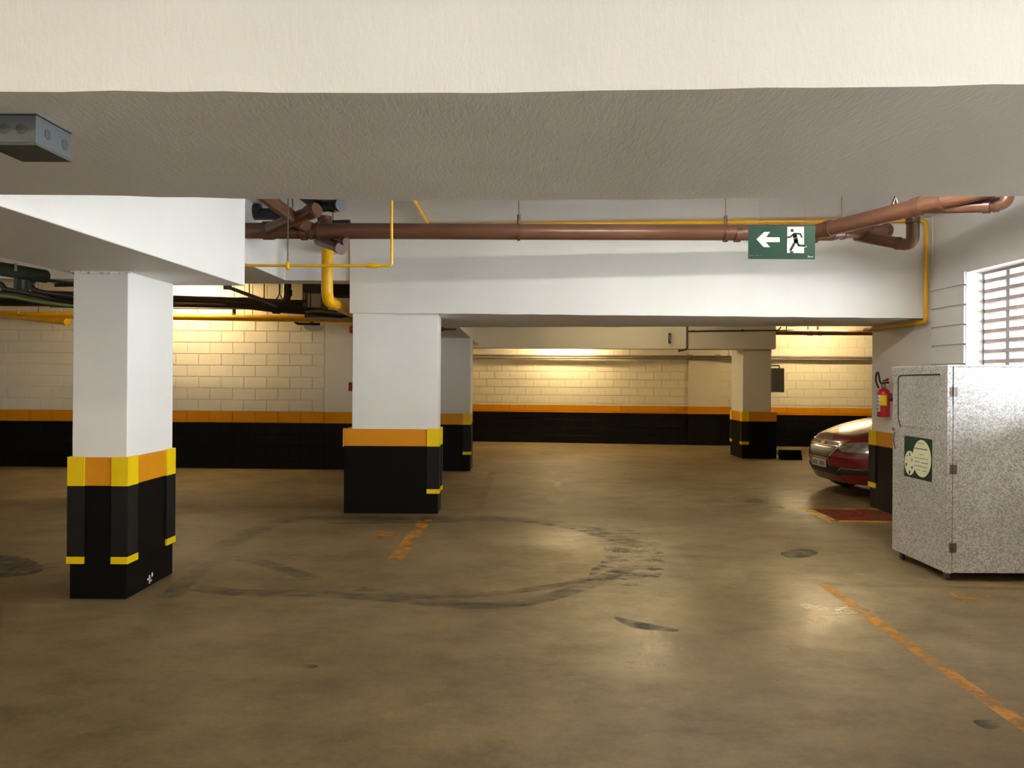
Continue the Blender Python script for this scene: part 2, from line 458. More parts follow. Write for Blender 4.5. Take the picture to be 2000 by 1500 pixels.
B1 = 2.21
NB = beam('wide white plastered beam crossing overhead, nearest to the viewer',
     [(-5, 1.93, B1), (-1.291, 1.911, B1), (-.653, 1.906, B1), (-.017, 1.899, B1), (.602, 1.858, B1), (1.2, 1.825, B1), (4.32, 1.70, B1)],
     [(-5, 2.96, B1), (-2.022, 2.996, B1), (-1.529, 3.008, B1), (-1.078, 3.038, B1), (-.533, 3.049, B1), (.097, 3.04, B1), (.477, 3.012, B1), (.961, 2.957, B1), (1.914, 2.906, B1), (4.32, 2.86, B1)],
     ZC + .05, M_PLX, .0025, 70)
BL = 2.215
m = MB().hexa([(-3.12, 2.5, BL), (-2.19, 2.5, BL), (-2.112, 5.945, BL), (-3.08, 5.945, BL)], [(-3.12, 2.5, ZC + .04), (-2.19, 2.5, ZC + .04), (-2.112, 5.945, ZC + .04), (-3.08, 5.945, ZC + .04)])
tag(m.build('beam', M_PLX, None, 0, .006), 'white beam running away over the pillar with yellow corner guards', 'beam', kind='structure')
# recessed beam beyond and its cross beam
tag(MB().hexa([(-3.2, 5.94, 2.6), (-2.62, 5.94, 2.6), (-2.604, 8.61, 2.6), (-3.2, 8.61, 2.6)], [(-3.2, 5.94, ZC + .04), (-2.62, 5.94, ZC + .04), (-2.604, 8.61, ZC + .04), (-3.2, 8.61, ZC + .04)]).build('beam', M_PL, None, 0, .006),
    'shallow white beam behind the brown drain pipe junction', 'beam', kind='structure')
tag(MB().box(-6.5, -1.86, 8.6, 8.92, 2.598, ZC + .04).build('beam', M_PL, None, 0, .006), 'white cross beam behind the thick vertical yellow pipe', 'beam', kind='structure')
# long beam over the middle pillar
beam('long white beam over the middle pillar behind the brown drain pipe',
     [(-1.871, 8.56, 2.232), (-.9, 8.50, 2.228), (4.31, 8.02, 2.172)], [(-1.871, 9.6, 2.19), (-.98, 10.0, 2.178), (4.31, 9.317, 2.18)], ZC + .05, M_PLX, .003, 40)
# far beams
beam('far white beam crossing in front of the far block wall',
     [(-1.6, 14.95, 2.118), (3.28, 14.95, 2.125)], [(-1.6, 15.3, 2.118), (3.28, 15.3, 2.125)], ZC + .05, M_PL, .002, 20)
beam('far white beam end resting on the small far pillar',
     [(3.27, 14.86, 2.126), (5.0, 14.86, 2.128)], [(3.27, 15.5, 2.126), (5.0, 15.5, 2.128)], ZC + .05, M_PL, .002, 10)
tag(MB().box(-1.5, -.76, 9.9, 15.0, 2.182, ZC + .04).build('beam', M_PL, None, 0, .006), 'white beam running back above the half hidden pillar', 'beam', kind='structure')

# ------------------------------------------------------------------ pillars
def guard(parent, cx, cy, sx, sy, w, z0, z1, zs, t=.012, wy=None, yellow_top=True, body=M_RUB, top=M_YEL):
    """L-shaped corner guard at a pillar corner (cx,cy); sx, sy: outward signs"""
    wy = wy or w
    def L(z0, z1, t):
        x0, x1 = sorted((cx + sx * t, cx - sx * w)); y0, y1 = sorted((cy + sy * t, cy))
        m = MB().box(x0, x1, y0, y1, z0, z1)
        x0, x1 = sorted((cx + sx * t, cx)); y0, y1 = sorted((cy, cy - sy * wy))
        return m.box(x0, x1, y0, y1, z0, z1)
    g = L(zs[1], z0, t).build('corner_guard', body, parent, 0, .002)
    if yellow_top: L(z0, z1, t).build('guard_top', top, g, 0, .002)
    L(zs[0], zs[1], t + .003).build('guard_strip', M_YEL, g, 0, .002)
    return g

def pillar(label, x0, x1, y0, y1, zt, base, z0, z1, shaft_mat=M_PL):
    """base: overhangs (left, right, front, back) of the painted part"""
    p = thing('pillar', label, 'pillar', ((x0 + x1) / 2, (y0 + y1) / 2, 0), 0, None, 'structure')
    ox, oy = p.location[0], p.location[1]
    MB().box(x0 - ox, x1 - ox, y0 - oy, y1 - oy, z1 - .02, zt).build('shaft', shaft_mat, p, 0, .006)
    l, r, f, b = base
    X0, X1, Y0, Y1 = x0 - l - ox, x1 + r - ox, y0 - f - oy, y1 + b - oy
    MB().box(X0, X1, Y0, Y1, 0, z0).build('painted_base', M_BLK, p, 0, .004)
    MB().box(X0, X1, Y0, Y1, z0, z1).build('orange_band', M_ORG, p, 0, .004)
    return p, X0, X1, Y0, Y1

p, a, b, c, d = pillar('square white pillar with black base and yellow corner guards standing alone', -3.01, -2.637, 5.2, 5.885, BL + .01, (.006, .004, .008, .004), .765, .958)
for cx, sx in ((a, -1), (b, 1)):
    for cy, sy in ((c, -1), (d, 1)):
        guard(p, cx, cy, sx, sy, .10, .765, .962, (.24, .288), .014, .13)
lip = MB(); x = a - .004
while x < b + .004:
    w = random.uniform(.012, .03); h = random.uniform(.006, .022); t_ = random.uniform(.004, .012)
    lip.hexa([(x, c - t_, BL - h), (x + w, c - t_ * .6, BL - h * .7), (x + w, c + .01, BL - h * .7), (x, c + .01, BL - h)], [(x, c - t_ * 1.3, BL + .002), (x + w, c - t_, BL + .002), (x + w, c + .01, BL + .002), (x, c + .01, BL + .002)]); x += w * .8
lip.build('mortar_lip', M_PL, p, 0)
# chipped paint by the foot
ch = MB()
for (y, z, w, h) in ((-.02, .05, .035, .012), (-.02, .02, .012, .06), (.02, .06, .012, .03), (-.0, .03, .03, .01)):
    ch.box(b, b + .0015, y - w, y + w * .4, z, z + h)
ch.build('chipped_paint', M_PAPER, p, 0)
p, a, b, c, d = pillar('wide white pillar with black base under the long beam', -1.84, -.885, 8.575, 8.90, 2.235, (.085, .01, .012, .01), .752, .943)
guard(p, b, c, 1, -1, .125, .752, .95, (.227, .278), .016, .1)
guard(p, b, d, 1, 1, .1, .752, .95, (.227, .278), .016, .1)
guard(p, a, c, -1, -1, .0, .752, .947, (.745, .75), .012, .1, True, M_BLK, M_ORG)
p, a, b, c, d = pillar('white pillar half hidden behind the wide middle pillar', -1.45, -.765, 12.58, 13.2, 2.18, (.0, .006, .006, .006), .762, .94)
guard(p, b, c, 1, -1, .125, .762, .945, (.27, .32), .012, .1)
p, a, b, c, d = pillar('small far white pillar beside the grey electrical box', 4.395, 4.945, 14.95, 15.75, 2.13, (.01, .11, .01, .01), .722, .91)
guard(p, a, c, -1, -1, .13, .722, .914, (.27, .33), .012, .13)
guard(p, a, d, -1, 1, .1, .722, .914, (.27, .33), .012, .13)
p, a, b, c, d = pillar('white wall pillar with fire extinguisher beside the parked red car', 4.292, 4.72, 7.96, 9.29, ZC + .03, (.014, .0, .0, .006), .748, .918)
guard(p, a, d, -1, 1, .1, .748, .922, (.24, .30), .014, .16)

# ------------------------------------------------------------------ lamps (hidden above the beams, lighting the place)
def fluorescent(label, loc, rz, mat, drop=.0):
    t = thing('fluorescent_lamp', label, 'lamp', loc, rz)
    MB().box(-.62, .62, -.06, .06, .0, .05).build('housing', M_LAMPBODY, t, 0, .008)
    for s in (-1, 1):
        MB().tube([(-.58, s * .038, -.025), (.58, s * .038, -.025)], .014, 10).build('tube', mat, t)
        MB().box(s * .6 - .01, s * .6 + .01, -.055, .055, -.045, .0).build('lamp_holder', M_LAMPBODY, t, 0)
    if drop:
        for s in (-1, 1): MB().tube([(s * .45, 0, .05), (s * .45, 0, .05 + drop)], .006, 8).build('hanger_rod', M_STEEL, t)
    return t
L_COOL = lamp_mat('cool_tube', COOL, 46)
L_FRONT = lamp_mat('front_tube', MIDW, 48)
L_WARM = lamp_mat('warm_tube', WARM, 95)
L_WARM1 = lamp_mat('bright_warm_tube', WARM, 130)
L_WARM3 = lamp_mat('soft_warm_tube', WARM, 80)
L_WARM2 = lamp_mat('dim_warm_tube', WARM, 36)
fluorescent('cool fluorescent tube lamp on the ceiling behind the near beam', (.9, 5.6, 3.12), 0, L_COOL, .05)
fluorescent('cool fluorescent tube lamp on the ceiling near the louvred window', (3.0, 5.6, 3.12), 0, L_COOL, .05)
for x, y, w in ((1.6, -1.3, 'just behind the viewpoint'), (-2.4, -1.3, 'behind the viewpoint, further left'), (2.6, -5.8, 'far behind the viewpoint near the wall'),
                (-.8, -5.8, 'far behind the viewpoint'), (-4.6, -5.8, 'far behind the viewpoint, furthest left'), (-6.5, -2.2, 'added as fill in the left bay behind the viewpoint'), (-6.5, 3.6, 'added as fill in the left bay beside the lone pillar')):  # both left bay lamps are unseen, added as ambient fill
    fluorescent('fluorescent tube lamp on the ceiling ' + w, (x, y, 3.12), 0, L_FRONT, .05)
fluorescent('warm fluorescent tube lamp over the left back wall', (-5.4, 12.08, 3.10), 0, L_WARM3, .07)
fluorescent('warm fluorescent tube lamp near the far block wall', (1.1, 17.85, 2.80), 0, L_WARM1, .37)
fluorescent('warm fluorescent tube lamp beyond the parked car', (6.6, 16.4, 3.0), 0, L_WARM, .17)
fluorescent('warm fluorescent tube lamp over the middle lane', (2.05, 13.0, 3.10), 0, L_WARM2, .07)

# ------------------------------------------------------------------ floor markings and stains
def ribbon(pts, w, name, mat, z=.0015, n=6, taper=False):
    """flat strip along floor points"""
    P = [Vector((p[0], p[1], 0)) for p in pts]
    Q = []
    if len(P) > 2:                                  # Catmull-Rom
        E = [P[0] * 2 - P[1]] + P + [P[-1] * 2 - P[-2]]
        for i in range(1, len(E) - 2):
            for k in range(n):
                t = k / n
                Q.append(.5 * ((2 * E[i]) + (E[i + 1] - E[i - 1]) * t + (2 * E[i - 1] - 5 * E[i] + 4 * E[i + 1] - E[i + 2]) * t * t + (3 * E[i] - E[i - 1] - 3 * E[i + 1] + E[i + 2]) * t ** 3))
        Q.append(P[-1])
    else: Q = P
    A, B = [], []
    for i, q in enumerate(Q):
        t = (Q[min(i + 1, len(Q) - 1)] - Q[max(i - 1, 0)]).normalized(); nn = Vector((-t.y, t.x, 0))
        ww = w / 2 * (1 if not taper else max(.15, math.sin(PI * (i + .5) / len(Q)) ** .5))
        A.append(q + nn * ww + Vector((0, 0, z))); B.append(q - nn * ww + Vector((0, 0, z)))
    return MB().grid([A, B]).build(name, mat, None, 0)
def fl(*pp): return [pt(x, y, Z=0) for x, y in pp]
MK = 'painted parking bay lines'
tag(ribbon(fl((1610, 1143), (2100, 1488)), .085, 'floor_line', M_LINE), 'worn yellow parking line running to the lower corner past the cabinet', 'floor line', MK, 'structure')
tag(ribbon(fl((1612, 1141), (2060, 1152)), .07, 'floor_line', M_LINE2), 'faded parking line passing in front of the metal cabinet', 'floor line', MK, 'structure')
tag(ribbon(fl((833, 1014), (772, 1092)), .13, 'floor_line', M_LINE), 'short yellow parking line just in front of the middle pillar', 'floor line', MK, 'structure')
tag(ribbon(fl((420, 1079), (775, 1091)), .07, 'floor_line', M_LINE2), 'faded parking line reaching from the tyre marks to the middle pillar', 'floor line', MK, 'structure')
tag(ribbon(fl((963, 921), (930, 1001)), .12, 'floor_line', M_LINE2), 'faded yellow parking line beside the half hidden pillar', 'floor line', MK, 'structure')
tag(ribbon(fl((0, 1072), (125, 1080)), .08, 'floor_line', M_LINE3), 'barely visible line beside the foot of the lone pillar', 'floor line', MK, 'structure')
# worn bay numbers
def strokes(label, segs, w, mat):
    m = MB()
    for a, b in segs:
        A, B = pt(*a, Z=0), pt(*b, Z=0); t = (B - A).normalized(); nn = Vector((-t.y, t.x, 0)) * w / 2; z = Vector((0, 0, .0015))
        m.add([A + nn + z, A - nn + z, B - nn + z, B + nn + z], [(0, 1, 2, 3)])
    return tag(m.build('floor_marking', mat, None, 0), label, 'floor marking', kind='structure')
strokes('worn orange bay number on the floor before the middle pillar', [((738, 1041), (775, 1041)), ((735, 1047), (772, 1047)), ((732, 1053), (750, 1053)), ((745, 1037), (741, 1053)), ((775, 1037), (769, 1049))], .06, M_LINE)
strokes('worn orange bay number on the floor in front of the cabinet', [((1857, 1158), (1900, 1160)), ((1865, 1166), (1905, 1169)), ((1872, 1175), (1925, 1176)), ((1858, 1158), (1880, 1176)), ((1900, 1158), (1936, 1172))], .03, M_LINE)
# extinguisher box on the floor
A, B = pt(1566, 993, Z=0), pt(1614, 1020, Z=0)
ex = thing('floor_marking', 'red floor box with yellow border marking the extinguisher place', 'floor marking', (A.x, A.y, 0), 0, None, 'structure')
xa, ya, yb = (A.x + B.x) / 2 + .0, B.y, A.y
L0 = 4.28
g = MB(); z = .0016
def q(m, x0, x1, y0, y1): m.add([(x0 - A.x, y0 - A.y, z), (x1 - A.x, y0 - A.y, z), (x1 - A.x, y1 - A.y, z), (x0 - A.x, y1 - A.y, z)], [(0, 1, 2, 3)])
q(g, xa, xa + .13, ya, yb); q(g, xa + .13, L0, ya, ya + .1); q(g, xa + .13, L0, yb - .06, yb)
g.build('yellow_border', M_FYEL, ex, 0)
g = MB(); q(g, xa + .13, L0, ya + .1, yb - .06); g.build('red_field', M_FRED, ex, 0)
# tyre marks
TG = 'tyre marks on the floor'
for pp, w, lab in (
    (((418, 1078), (450, 1060), (490, 1040), (550, 1018), (640, 1011), (760, 1014), (880, 1011), (1000, 1013), (1090, 1023), (1170, 1040), (1240, 1062)), .24, 'long curved dark tyre mark arching in front of the middle pillar'),
    (((380, 1148), (470, 1158), (580, 1159), (680, 1163), (780, 1171), (870, 1180), (960, 1182), (1050, 1172), (1140, 1145), (1230, 1108)), .16, 'long curved dark tyre mark sweeping across the middle of the floor'),
    (((330, 1168), (370, 1130), (410, 1103), (450, 1091), (500, 1097), (550, 1110), (615, 1132)), .15, 'short hooked dark tyre mark near the lone pillar'),
    (((700, 1150), (830, 1166), (960, 1160), (1060, 1148), (1160, 1130)), .10, 'thin tyre mark inside the long lower sweep'),
    (((640, 1022), (800, 1020), (900, 1018), (1010, 1018), (1110, 1032), (1200, 1056)), .10, 'thin tyre mark doubling the upper arch')):
    tag(ribbon(fl(*pp), w, 'tyre_mark', M_TYRE), lab, 'tyre mark', TG, 'structure')
def blob(pp, name, lab, mat, kind='structure', z=.0012):
    P = fl(*pp); n = len(P); c = sum(P, Vector()) / n
    ring = []
    E = [P[-1]] + P + [P[0], P[1]]
    for i in range(1, n + 1):
        for k in range(4):
            t = k / 4
            ring.append(.5 * ((2 * E[i]) + (E[i + 1] - E[i - 1]) * t + (2 * E[i - 1] - 5 * E[i] + 4 * E[i + 1] - E[i + 2]) * t * t + (3 * E[i] - E[i - 1] - 3 * E[i + 1] + E[i + 2]) * t ** 3))
    m = MB().add([(p.x, p.y, z) for p in ring], [tuple(range(len(ring)))])
    return tag(m.build(name, mat, None, 0), lab, name.replace('_', ' '), kind=kind)
blob(((1140, 1035), (1215, 1030), (1280, 1060), (1300, 1100), (1270, 1140), (1190, 1140), (1150, 1120), (1185, 1080)), 'tyre_scuff', 'broken dark skid scuffs where the two long tyre marks meet', M_TYRE2)
blob(((1525, 1080), (1565, 1072), (1598, 1078), (1580, 1088), (1540, 1089)), 'oil_stain', 'small dark stain on the floor in front of the cabinet', M_OIL)
blob(((0, 1085), (45, 1088), (85, 1108), (60, 1122), (-30, 1128), (-80, 1105)), 'oil_stain', 'dark stain on the floor at the left edge beside the pillar', M_OIL)
blob(((1200, 1205), (1250, 1215), (1325, 1230), (1300, 1234), (1230, 1224)), 'oil_stain', 'thin dark streak on the floor above the bright reflection', M_OIL)
blob(((1900, 1408), (1940, 1408), (1955, 1420), (1925, 1424)), 'oil_stain', 'small dark spot beside the yellow line in the corner', M_OIL)
blob(((590, 1302), (605, 1298), (622, 1301), (606, 1307)), 'oil_stain', 'tiny dark mark on the open floor', M_OIL)

# ------------------------------------------------------------------ metal cabinet
CX0, CX1, CY0, CY1, CZ0, CZ1 = 3.25, 4.24, 5.80, 6.64, .06, 1.632
cab = thing('metal_cabinet', 'tall galvanised metal cabinet on casters under the louvred window', 'cabinet', ((CX0 + CX1) / 2, (CY0 + CY1) / 2, 0))
ox, oy = cab.location[0], cab.location[1]
MB().box(CX0 - ox, CX1 - ox, CY0 + .012 - oy, CY1 - oy, CZ0, CZ1).build('body', M_GALV, cab, 0, .004)
MB().box(CX0 - ox, CX0 + .042 - ox, CY0 - oy, CY0 + .012 - oy, CZ0, CZ1).build('corner_post', M_GALV, cab, 0, .002)
dr = MB().box(CX0 + .046 - ox, CX1 - .045 - ox, CY0 - oy, CY0 + .012 - oy, CZ0 + .004, CZ1 - .012).build('door', M_GALV, cab, 0, .002)
MB().box(CX0 - ox, CX1 - ox, CY0 - .002 - oy, CY0 + .02 - oy, CZ1 - .01, CZ1 + .004).build('top_trim', M_GALV, cab, 0, .002)
for zz in (.845, .253, 1.43):
    hg = MB().box(CX0 + .02 - ox, CX0 + .075 - ox, CY0 - .004 - oy, CY0 - oy, zz - .035, zz + .035)
    hg.tube([(CX0 + .045 - ox, CY0 - .005 - oy, zz - .036), (CX0 + .045 - ox, CY0 - .005 - oy, zz + .036)], .007, 8)
    hg.build('hinge', M_STEEL, dr, 0)
gap = MB().box(CX0 + .040 - ox, CX0 + .047 - ox, CY0 - .0012 - oy, CY0 + .013 - oy, 1.33, CZ1 - .012); gap.build('door_gap', M_DARK, dr, 0)
for i in range(11):
    z = .12 + i * .145
    o = MB().lathe([(.0045, 0), (.0045, .002), (.002, .004)], Matrix.Translation((CX0 + .02 - ox, CY0 - oy, z)) @ Matrix.Rotation(PI / 2, 4, 'X'), 8).build('rivet', M_STEEL, cab)
for (xx, yy) in ((CX0 + .03, CY0 + .05), (CX0 + .03, CY1 - .12), (CX1 - .05, CY0 + .05), (CX1 - .05, CY1 - .12)):
    cs = MB().tube([(xx - ox - .012, yy - oy, .028), (xx - ox + .012, yy - oy, .028)], .028, 14).build('caster', M_DGREY, cab)
    MB().box(xx - ox - .018, xx - ox + .018, yy - oy - .02, yy - oy + .02, .045, .061).build('caster_plate', M_STEEL, cs, 0)
# slotted flap on the side
fx = CX0 - ox
fp = MB().box(fx - .0025, fx + .002, 5.90 - oy, 6.535 - oy, 1.14, 1.556).build('flap', M_GALV, cab, 0, .001)
sl = MB().tube([(fx - .002, 5.90 - oy, 1.563), (fx - .002, 6.50 - oy, 1.560), (fx - .002, 6.543 - oy, 1.545), (fx - .002, 6.543 - oy, 1.20), (fx - .002, 6.50 - oy, 1.125)], .0055, 8, .03)
sl.build('flap_slot', M_DARK, fp)
MB().tube([(fx - .004, 6.59 - oy, 1.10), (fx - .022, 6.59 - oy, 1.10)], .012, 10).build('lock', M_CHROME, cab)
MB().tube([(fx - .004, 6.60 - oy, 1.07), (fx - .012, 6.60 - oy, 1.0), (fx - .004, 6.585 - oy, .93)], .004, 6).build('latch_wire', M_DGREY, cab)
# poster on the cabinet side, a thing of its own: plane X = CX0, u runs toward the viewer (-Y), v up
po = thing('poster', 'green poster with two cream circles of print on the cabinet side', 'poster', (CX0 - .001, 6.22, .72))
PW, PH = .43, .335
Mp = Matrix(((0, 0, -1, 0), (-1, 0, 0, 0), (0, 1, 0, 0), (0, 0, 0, 1)))       # local x -> -Y, y -> Z, z -> -X
Mp = Matrix.Translation((0, PW / 2, 0)) @ Mp
MB().prism([(0, 0), (PW, 0), (PW, PH), (0, PH)], Mp, .0012).build('sheet', M_SIGN, po, 0)
def disc(cx, cy, rx, ry, n=32): return [(cx + rx * math.cos(2 * PI * k / n), cy + ry * math.sin(2 * PI * k / n)) for k in range(n)]
S = lambda x, y: ((x - 285) / 610 * PW, PH - (y - (250 + (x - 285) * .14)) / (890 - (x - 285) * -.06) * PH)
def zz(x, y): u, v = S(x, y); return u, max(.004, min(PH - .004, v))
c1 = zz(680, 755); c2 = zz(415, 855)
MB().prism(disc(c1[0], c1[1], .140, .150), Mp, .002).build('large_circle', M_CREAM, po, 0)
MB().prism(disc(c2[0], c2[1], .085, .100), Mp, .0019).build('small_circle', M_CREAM, po, 0)
words = [((600, 415), (740, 430), 26), ((520, 520), (800, 570), 55), ((635, 668), (720, 672), 30), ((530, 730), (820, 778), 26), ((525, 810), (640, 835), 36), ((670, 845), (820, 868), 36), ((515, 895), (805, 960), 34), ((570, 995), (655, 1010), 26), ((690, 1020), (795, 1045), 26)]
for (x0, y0), (x1, y1), hh in words:
    a, b = zz(x0, y0), zz(x1, y1); h = hh / 900 * PH * .45
    n = max(2, int((b[0] - a[0]) / .018)); m = MB()
    for i in range(n):
        u0 = a[0] + (b[0] - a[0]) * i / n; u1 = u0 + (b[0] - a[0]) / n * .72; v = (a[1] + b[1]) / 2
        k = random.choice((.8, 1, 1.15)); m.prism([(u0, v - h * .5), (u1, v - h * .5), (u1, v + h * .5 * k), (u0, v + h * .5 * k)], Mp, .0026)
    m.build('print_line', M_INK, po, 0)
for (x, y, w, h) in ((415, 660, 30, 90), (355, 695, 26, 40), (465, 790, 22, 80), (335, 890, 36, 90), (470, 955, 40, 70), (415, 1060, 46, 100)):
    u, v = zz(x, y); w = w / 610 * PW * .8; h = h / 900 * PH * .8
    MB().prism([(u - w / 2, v - h / 2), (u + w * .3, v - h / 2), (u + w / 2, v + h * .3), (u, v + h / 2), (u - w / 2, v + h * .3)], Mp, .0027).build('print_figure', M_INK, po, 0)

# ------------------------------------------------------------------ exit sign
sg = thing('exit_sign', 'green exit sign with arrow and running figure hanging from the ceiling', 'sign', (2.06, 6.0, 2.457))
SW, SH = .5215, .261
Ms = Matrix(((1, 0, 0, -SW / 2), (0, 0, -1, 0), (0, 1, 0, 0), (0, 0, 0, 1)))     # x right, y up, z toward viewer
MB().prism([(0, 0), (SW, 0), (SW, SH), (0, SH)], Matrix.Translation((0, .004, 0)) @ Ms, .004).build('board', M_SIGN, sg, 0)
E_ = lambda x, y: ((x - 250 + (y - 235) * .02) / 1440 * SW, SH - (y - 235 - (x - 250) * .012) / 690 * SH)
MB().prism([E_(*p) for p in ((420, 520), (590, 370), (715, 370), (625, 480), (920, 485), (922, 580), (615, 580), (710, 685), (570, 680))][::-1], Ms, .001).build('arrow', M_CREAM, sg, 0)
MB().prism([E_(*p) for p in ((1090, 268), (1445, 268), (1440, 812), (1075, 805))][::-1], Ms, .001).build('doorway', M_CREAM, sg, 0)
k = SW / 1440
MB().stroke([E_(1470, 640), E_(1495, 680), E_(1440, 690)], 16 * k, Ms, .0011).build('heel_outline', M_CREAM, sg, 0)
mn = MB().prism(disc(*E_(1190, 343), 38 * k, 38 * k, 16), Ms, .0018)
mn.stroke([E_(1245, 440), E_(1272, 560)], 92 * k, Ms, .0018)
mn.stroke([E_(1225, 415), E_(1150, 478), E_(1092, 484)], 40 * k, Ms, .0018)
mn.stroke([E_(1250, 408), E_(1365, 415), E_(1398, 485)], 38 * k, Ms, .0018)
mn.stroke([E_(1262, 560), E_(1155, 745)], 54 * k, Ms, .0018)
mn.stroke([E_(1285, 570), E_(1328, 655), E_(1465, 660)], 48 * k, Ms, .0018)
mn.stroke([E_(1150, 790), E_(1200, 790)], 34 * k, Ms, .0018)
mn.build('running_figure', M_SIGNMAN, sg, 0)
tx = MB()
for i, w in enumerate((34, 28, 22, 0, 30, 24, 26, 0, 26)):
    if w: tx.stroke([E_(268 + i * 30, 858), E_(268 + i * 30 + w * .6, 858)], 12 * k, Ms, .001)
tx.build('small_print', M_GREYC, sg, 0)
tx = MB().stroke([E_(1520, 905), E_(1548, 872), E_(1520, 870)], 7 * k, Ms, .001)
for i in range(4): tx.stroke([E_(1545 + i * 24, 895), E_(1556 + i * 24, 880), E_(1562 + i * 24, 896)], 7 * k, Ms, .001)
tx.build('maker_mark', M_CREAM, sg, 0)
for u in (.17, .84):
    MB().tube([((u - .5) * SW, .002, SH - .002), ((u - .5) * SW, .002, ZC - 2.457)], .0008, 6).build('hanging_line', M_STEEL, sg)

# ------------------------------------------------------------------ junction box under the near beam
jb = thing('junction_box', 'grey metal junction box fixed under the near beam', 'junction box', (-1.37, 2.15, B1))
MB().box(-.07, .07, -.08, .08, -.08, -.004).build('box_body', M_JBOX, jb, 0, .003)
MB().box(-.073, .073, -.083, .083, -.004, .001).build('back_plate', M_DGREY, jb, 0)
MB().box(-.071, .071, -.081, .081, -.086, -.080).build('cover', M_DGREY, jb, 0)
for yy, zz_ in ((-.03, -.042), (.05, -.045)):
    MB().lathe([(.012, 0), (.014, .0015), (.010, .0025)], Matrix.Translation((.07, yy, zz_)) @ Matrix.Rotation(PI / 2, 4, 'Y'), 14).build('knockout', M_DGREY, jb)
for xx in (-.045, -.015, .03):
    MB().lathe([(.012, 0), (.014, .0015), (.010, .0025)], Matrix.Translation((xx, -.08, -.042)) @ Matrix.Rotation(PI / 2, 4, 'X'), 14).build('knockout', M_DGREY, jb)

# ------------------------------------------------------------------ pipes
def run(name, label, cat, parts, base=None, group=None):
    """parts: list of (partname, MB in world coords, material)"""
    p0 = base or parts[0][1].v[0]
    t = thing(name, label, cat, tuple(p0), 0, group)
    off = Vector(p0)
    for pn, mb, mat in parts:
        mb.v = [tuple(Vector(v) - off) for v in mb.v]
        mb.build(pn, mat, t)
    return t
def branch(root, name, label, parts):
    """one branch of a larger thing: its first mesh is the part, the rest are sub-parts of it"""
    off = Vector(root.location); first = None
    for pn, mb, mat in parts:
        mb.v = [tuple(Vector(v) - off) for v in mb.v]
        o = mb.build(name if first is None else pn, mat, first or root)
        if first is None: first = o; o['label'] = label
def ring(p, axis, r, w):
    a = Vector(axis).normalized() * w / 2; p = Vector(p)
    return MB().tube([p - a, p + a], r, 18)
def hanger(x, y, z, r, top=ZC, w=.03):
    """rod, saddle and clamp around an x-running pipe of radius r"""
    m = MB().tube([(x, y, z + r + .06), (x, y, top)], .006, 8)
    c = MB().tube([(x - w / 2, y, z), (x + w / 2, y, z)], r + .006, 18)
    s = MB().tube([(x, y, z + r), (x, y, z + r + .09)], .017, 8)
    return [('hanger_rod', m, M_STEEL), ('clamp', c, M_BRN2), ('clamp_eye', s, M_BRN2)]

# main brown drain pipe
MY, MZ, MR = 7.2, 2.885, .075
def mx(px): return pt(px, 456, Y=MY).x
parts = [('pipe', MB().tube([(-5.2, MY, MZ - .01), (2.95, MY, MZ + .012)], MR, 22), M_BRN)]
for px in (1013, 1417): parts += hanger(mx(px), MY, MZ, MR)
for px, w, e in ((525, .10, .012), (594, .05, .014), (608, .02, .008), (622, .03, .010), (1440, .05, .006), (1590, .05, .010)):
    parts.append(('coupling', ring((mx(px), MY, MZ), (1, 0, 0), MR + e, w), M_BRN2))
DP = run('drain_pipe', 'long thick brown drain pipe with branches hanging below the ceiling across the bay', 'pipe', parts, (0, MY, MZ))
# wye branches on the left end of the main pipe
a = pt(500, 372, Y=6.2); b = pt(583, 432, Y=7.0)
branch(DP, 'branch', 'brown drain pipe slanting down into the pipe junction by the white beam',
    [('pipe', MB().tube([a, b], .058, 16), M_BRN), ('coupling', ring(b, b - a, .068, .09), M_BRN2), ('elbow', MB().tube([b, b + (b - a).normalized() * .04, (b.x + .03, MY, MZ + .03)], .062, 16), M_BRN2)])
a = pt(527, 447, Y=7.1); b = pt(566, 429, Y=6.95); c = pt(610, 413, Y=6.75)
branch(DP, 'branch', 'brown capped drain branch pointing out of the pipe junction',
    [('pipe', MB().tube([a, c], .056, 16), M_BRN), ('coupling', ring(b, c - a, .066, .06), M_BRN2), ('coupling', ring(c, c - a, .066, .10), M_BRN2),
     ('cap', ring(c + (c - a).normalized() * .055, c - a, .058, .02), M_BRN)])
a = pt(583, 372, Y=6.8); b = pt(622, 402, Y=7.2); c = pt(665, 400, Y=6.95)
run('black_pipe', 'black drain pipe with capped end above the brown pipe junction', 'pipe',
    [('pipe', MB().tube([a, b], .06, 16), M_BLKPIPE), ('branch', MB().tube([b, c], .058, 16), M_BLKPIPE), ('coupling', ring(b.lerp(c, .75), c - b, .066, .10), M_BLKPIPE), ('cap', ring(c, c - b, .058, .02), M_DGREY)])
a = pt(478, 416, Y=7.6); b = pt(552, 419, Y=7.6)
run('black_pipe', 'short black drain pipe behind the corner of the white beam', 'pipe',
    [('pipe', MB().tube([a - Vector((.8, 0, 0)), b], .06, 16), M_BLKPIPE), ('coupling', ring(pt(500, 413, Y=7.6), (1, 0, 0), .078, .09), M_BLKPIPE), ('vent_stub', MB().tube([pt(492, 412, Y=7.6), pt(492, 402, Y=7.6)], .035, 10), M_BLKPIPE)])
a = pt(622, 470, Y=7.5); b = pt(664, 484, Y=7.15); c = pt(676, 472, Y=7.1)
branch(DP, 'branch', 'brown drain branch sticking out below the main pipe near the yellow pipe',
    [('pipe', MB().tube([a, b], .05, 16), M_BRN), ('coupling', ring(b, b - a, .06, .06), M_BRN2), ('stub', MB().tube([pt(650, 462, Y=7.3), c], .035, 12), M_BRN2)])
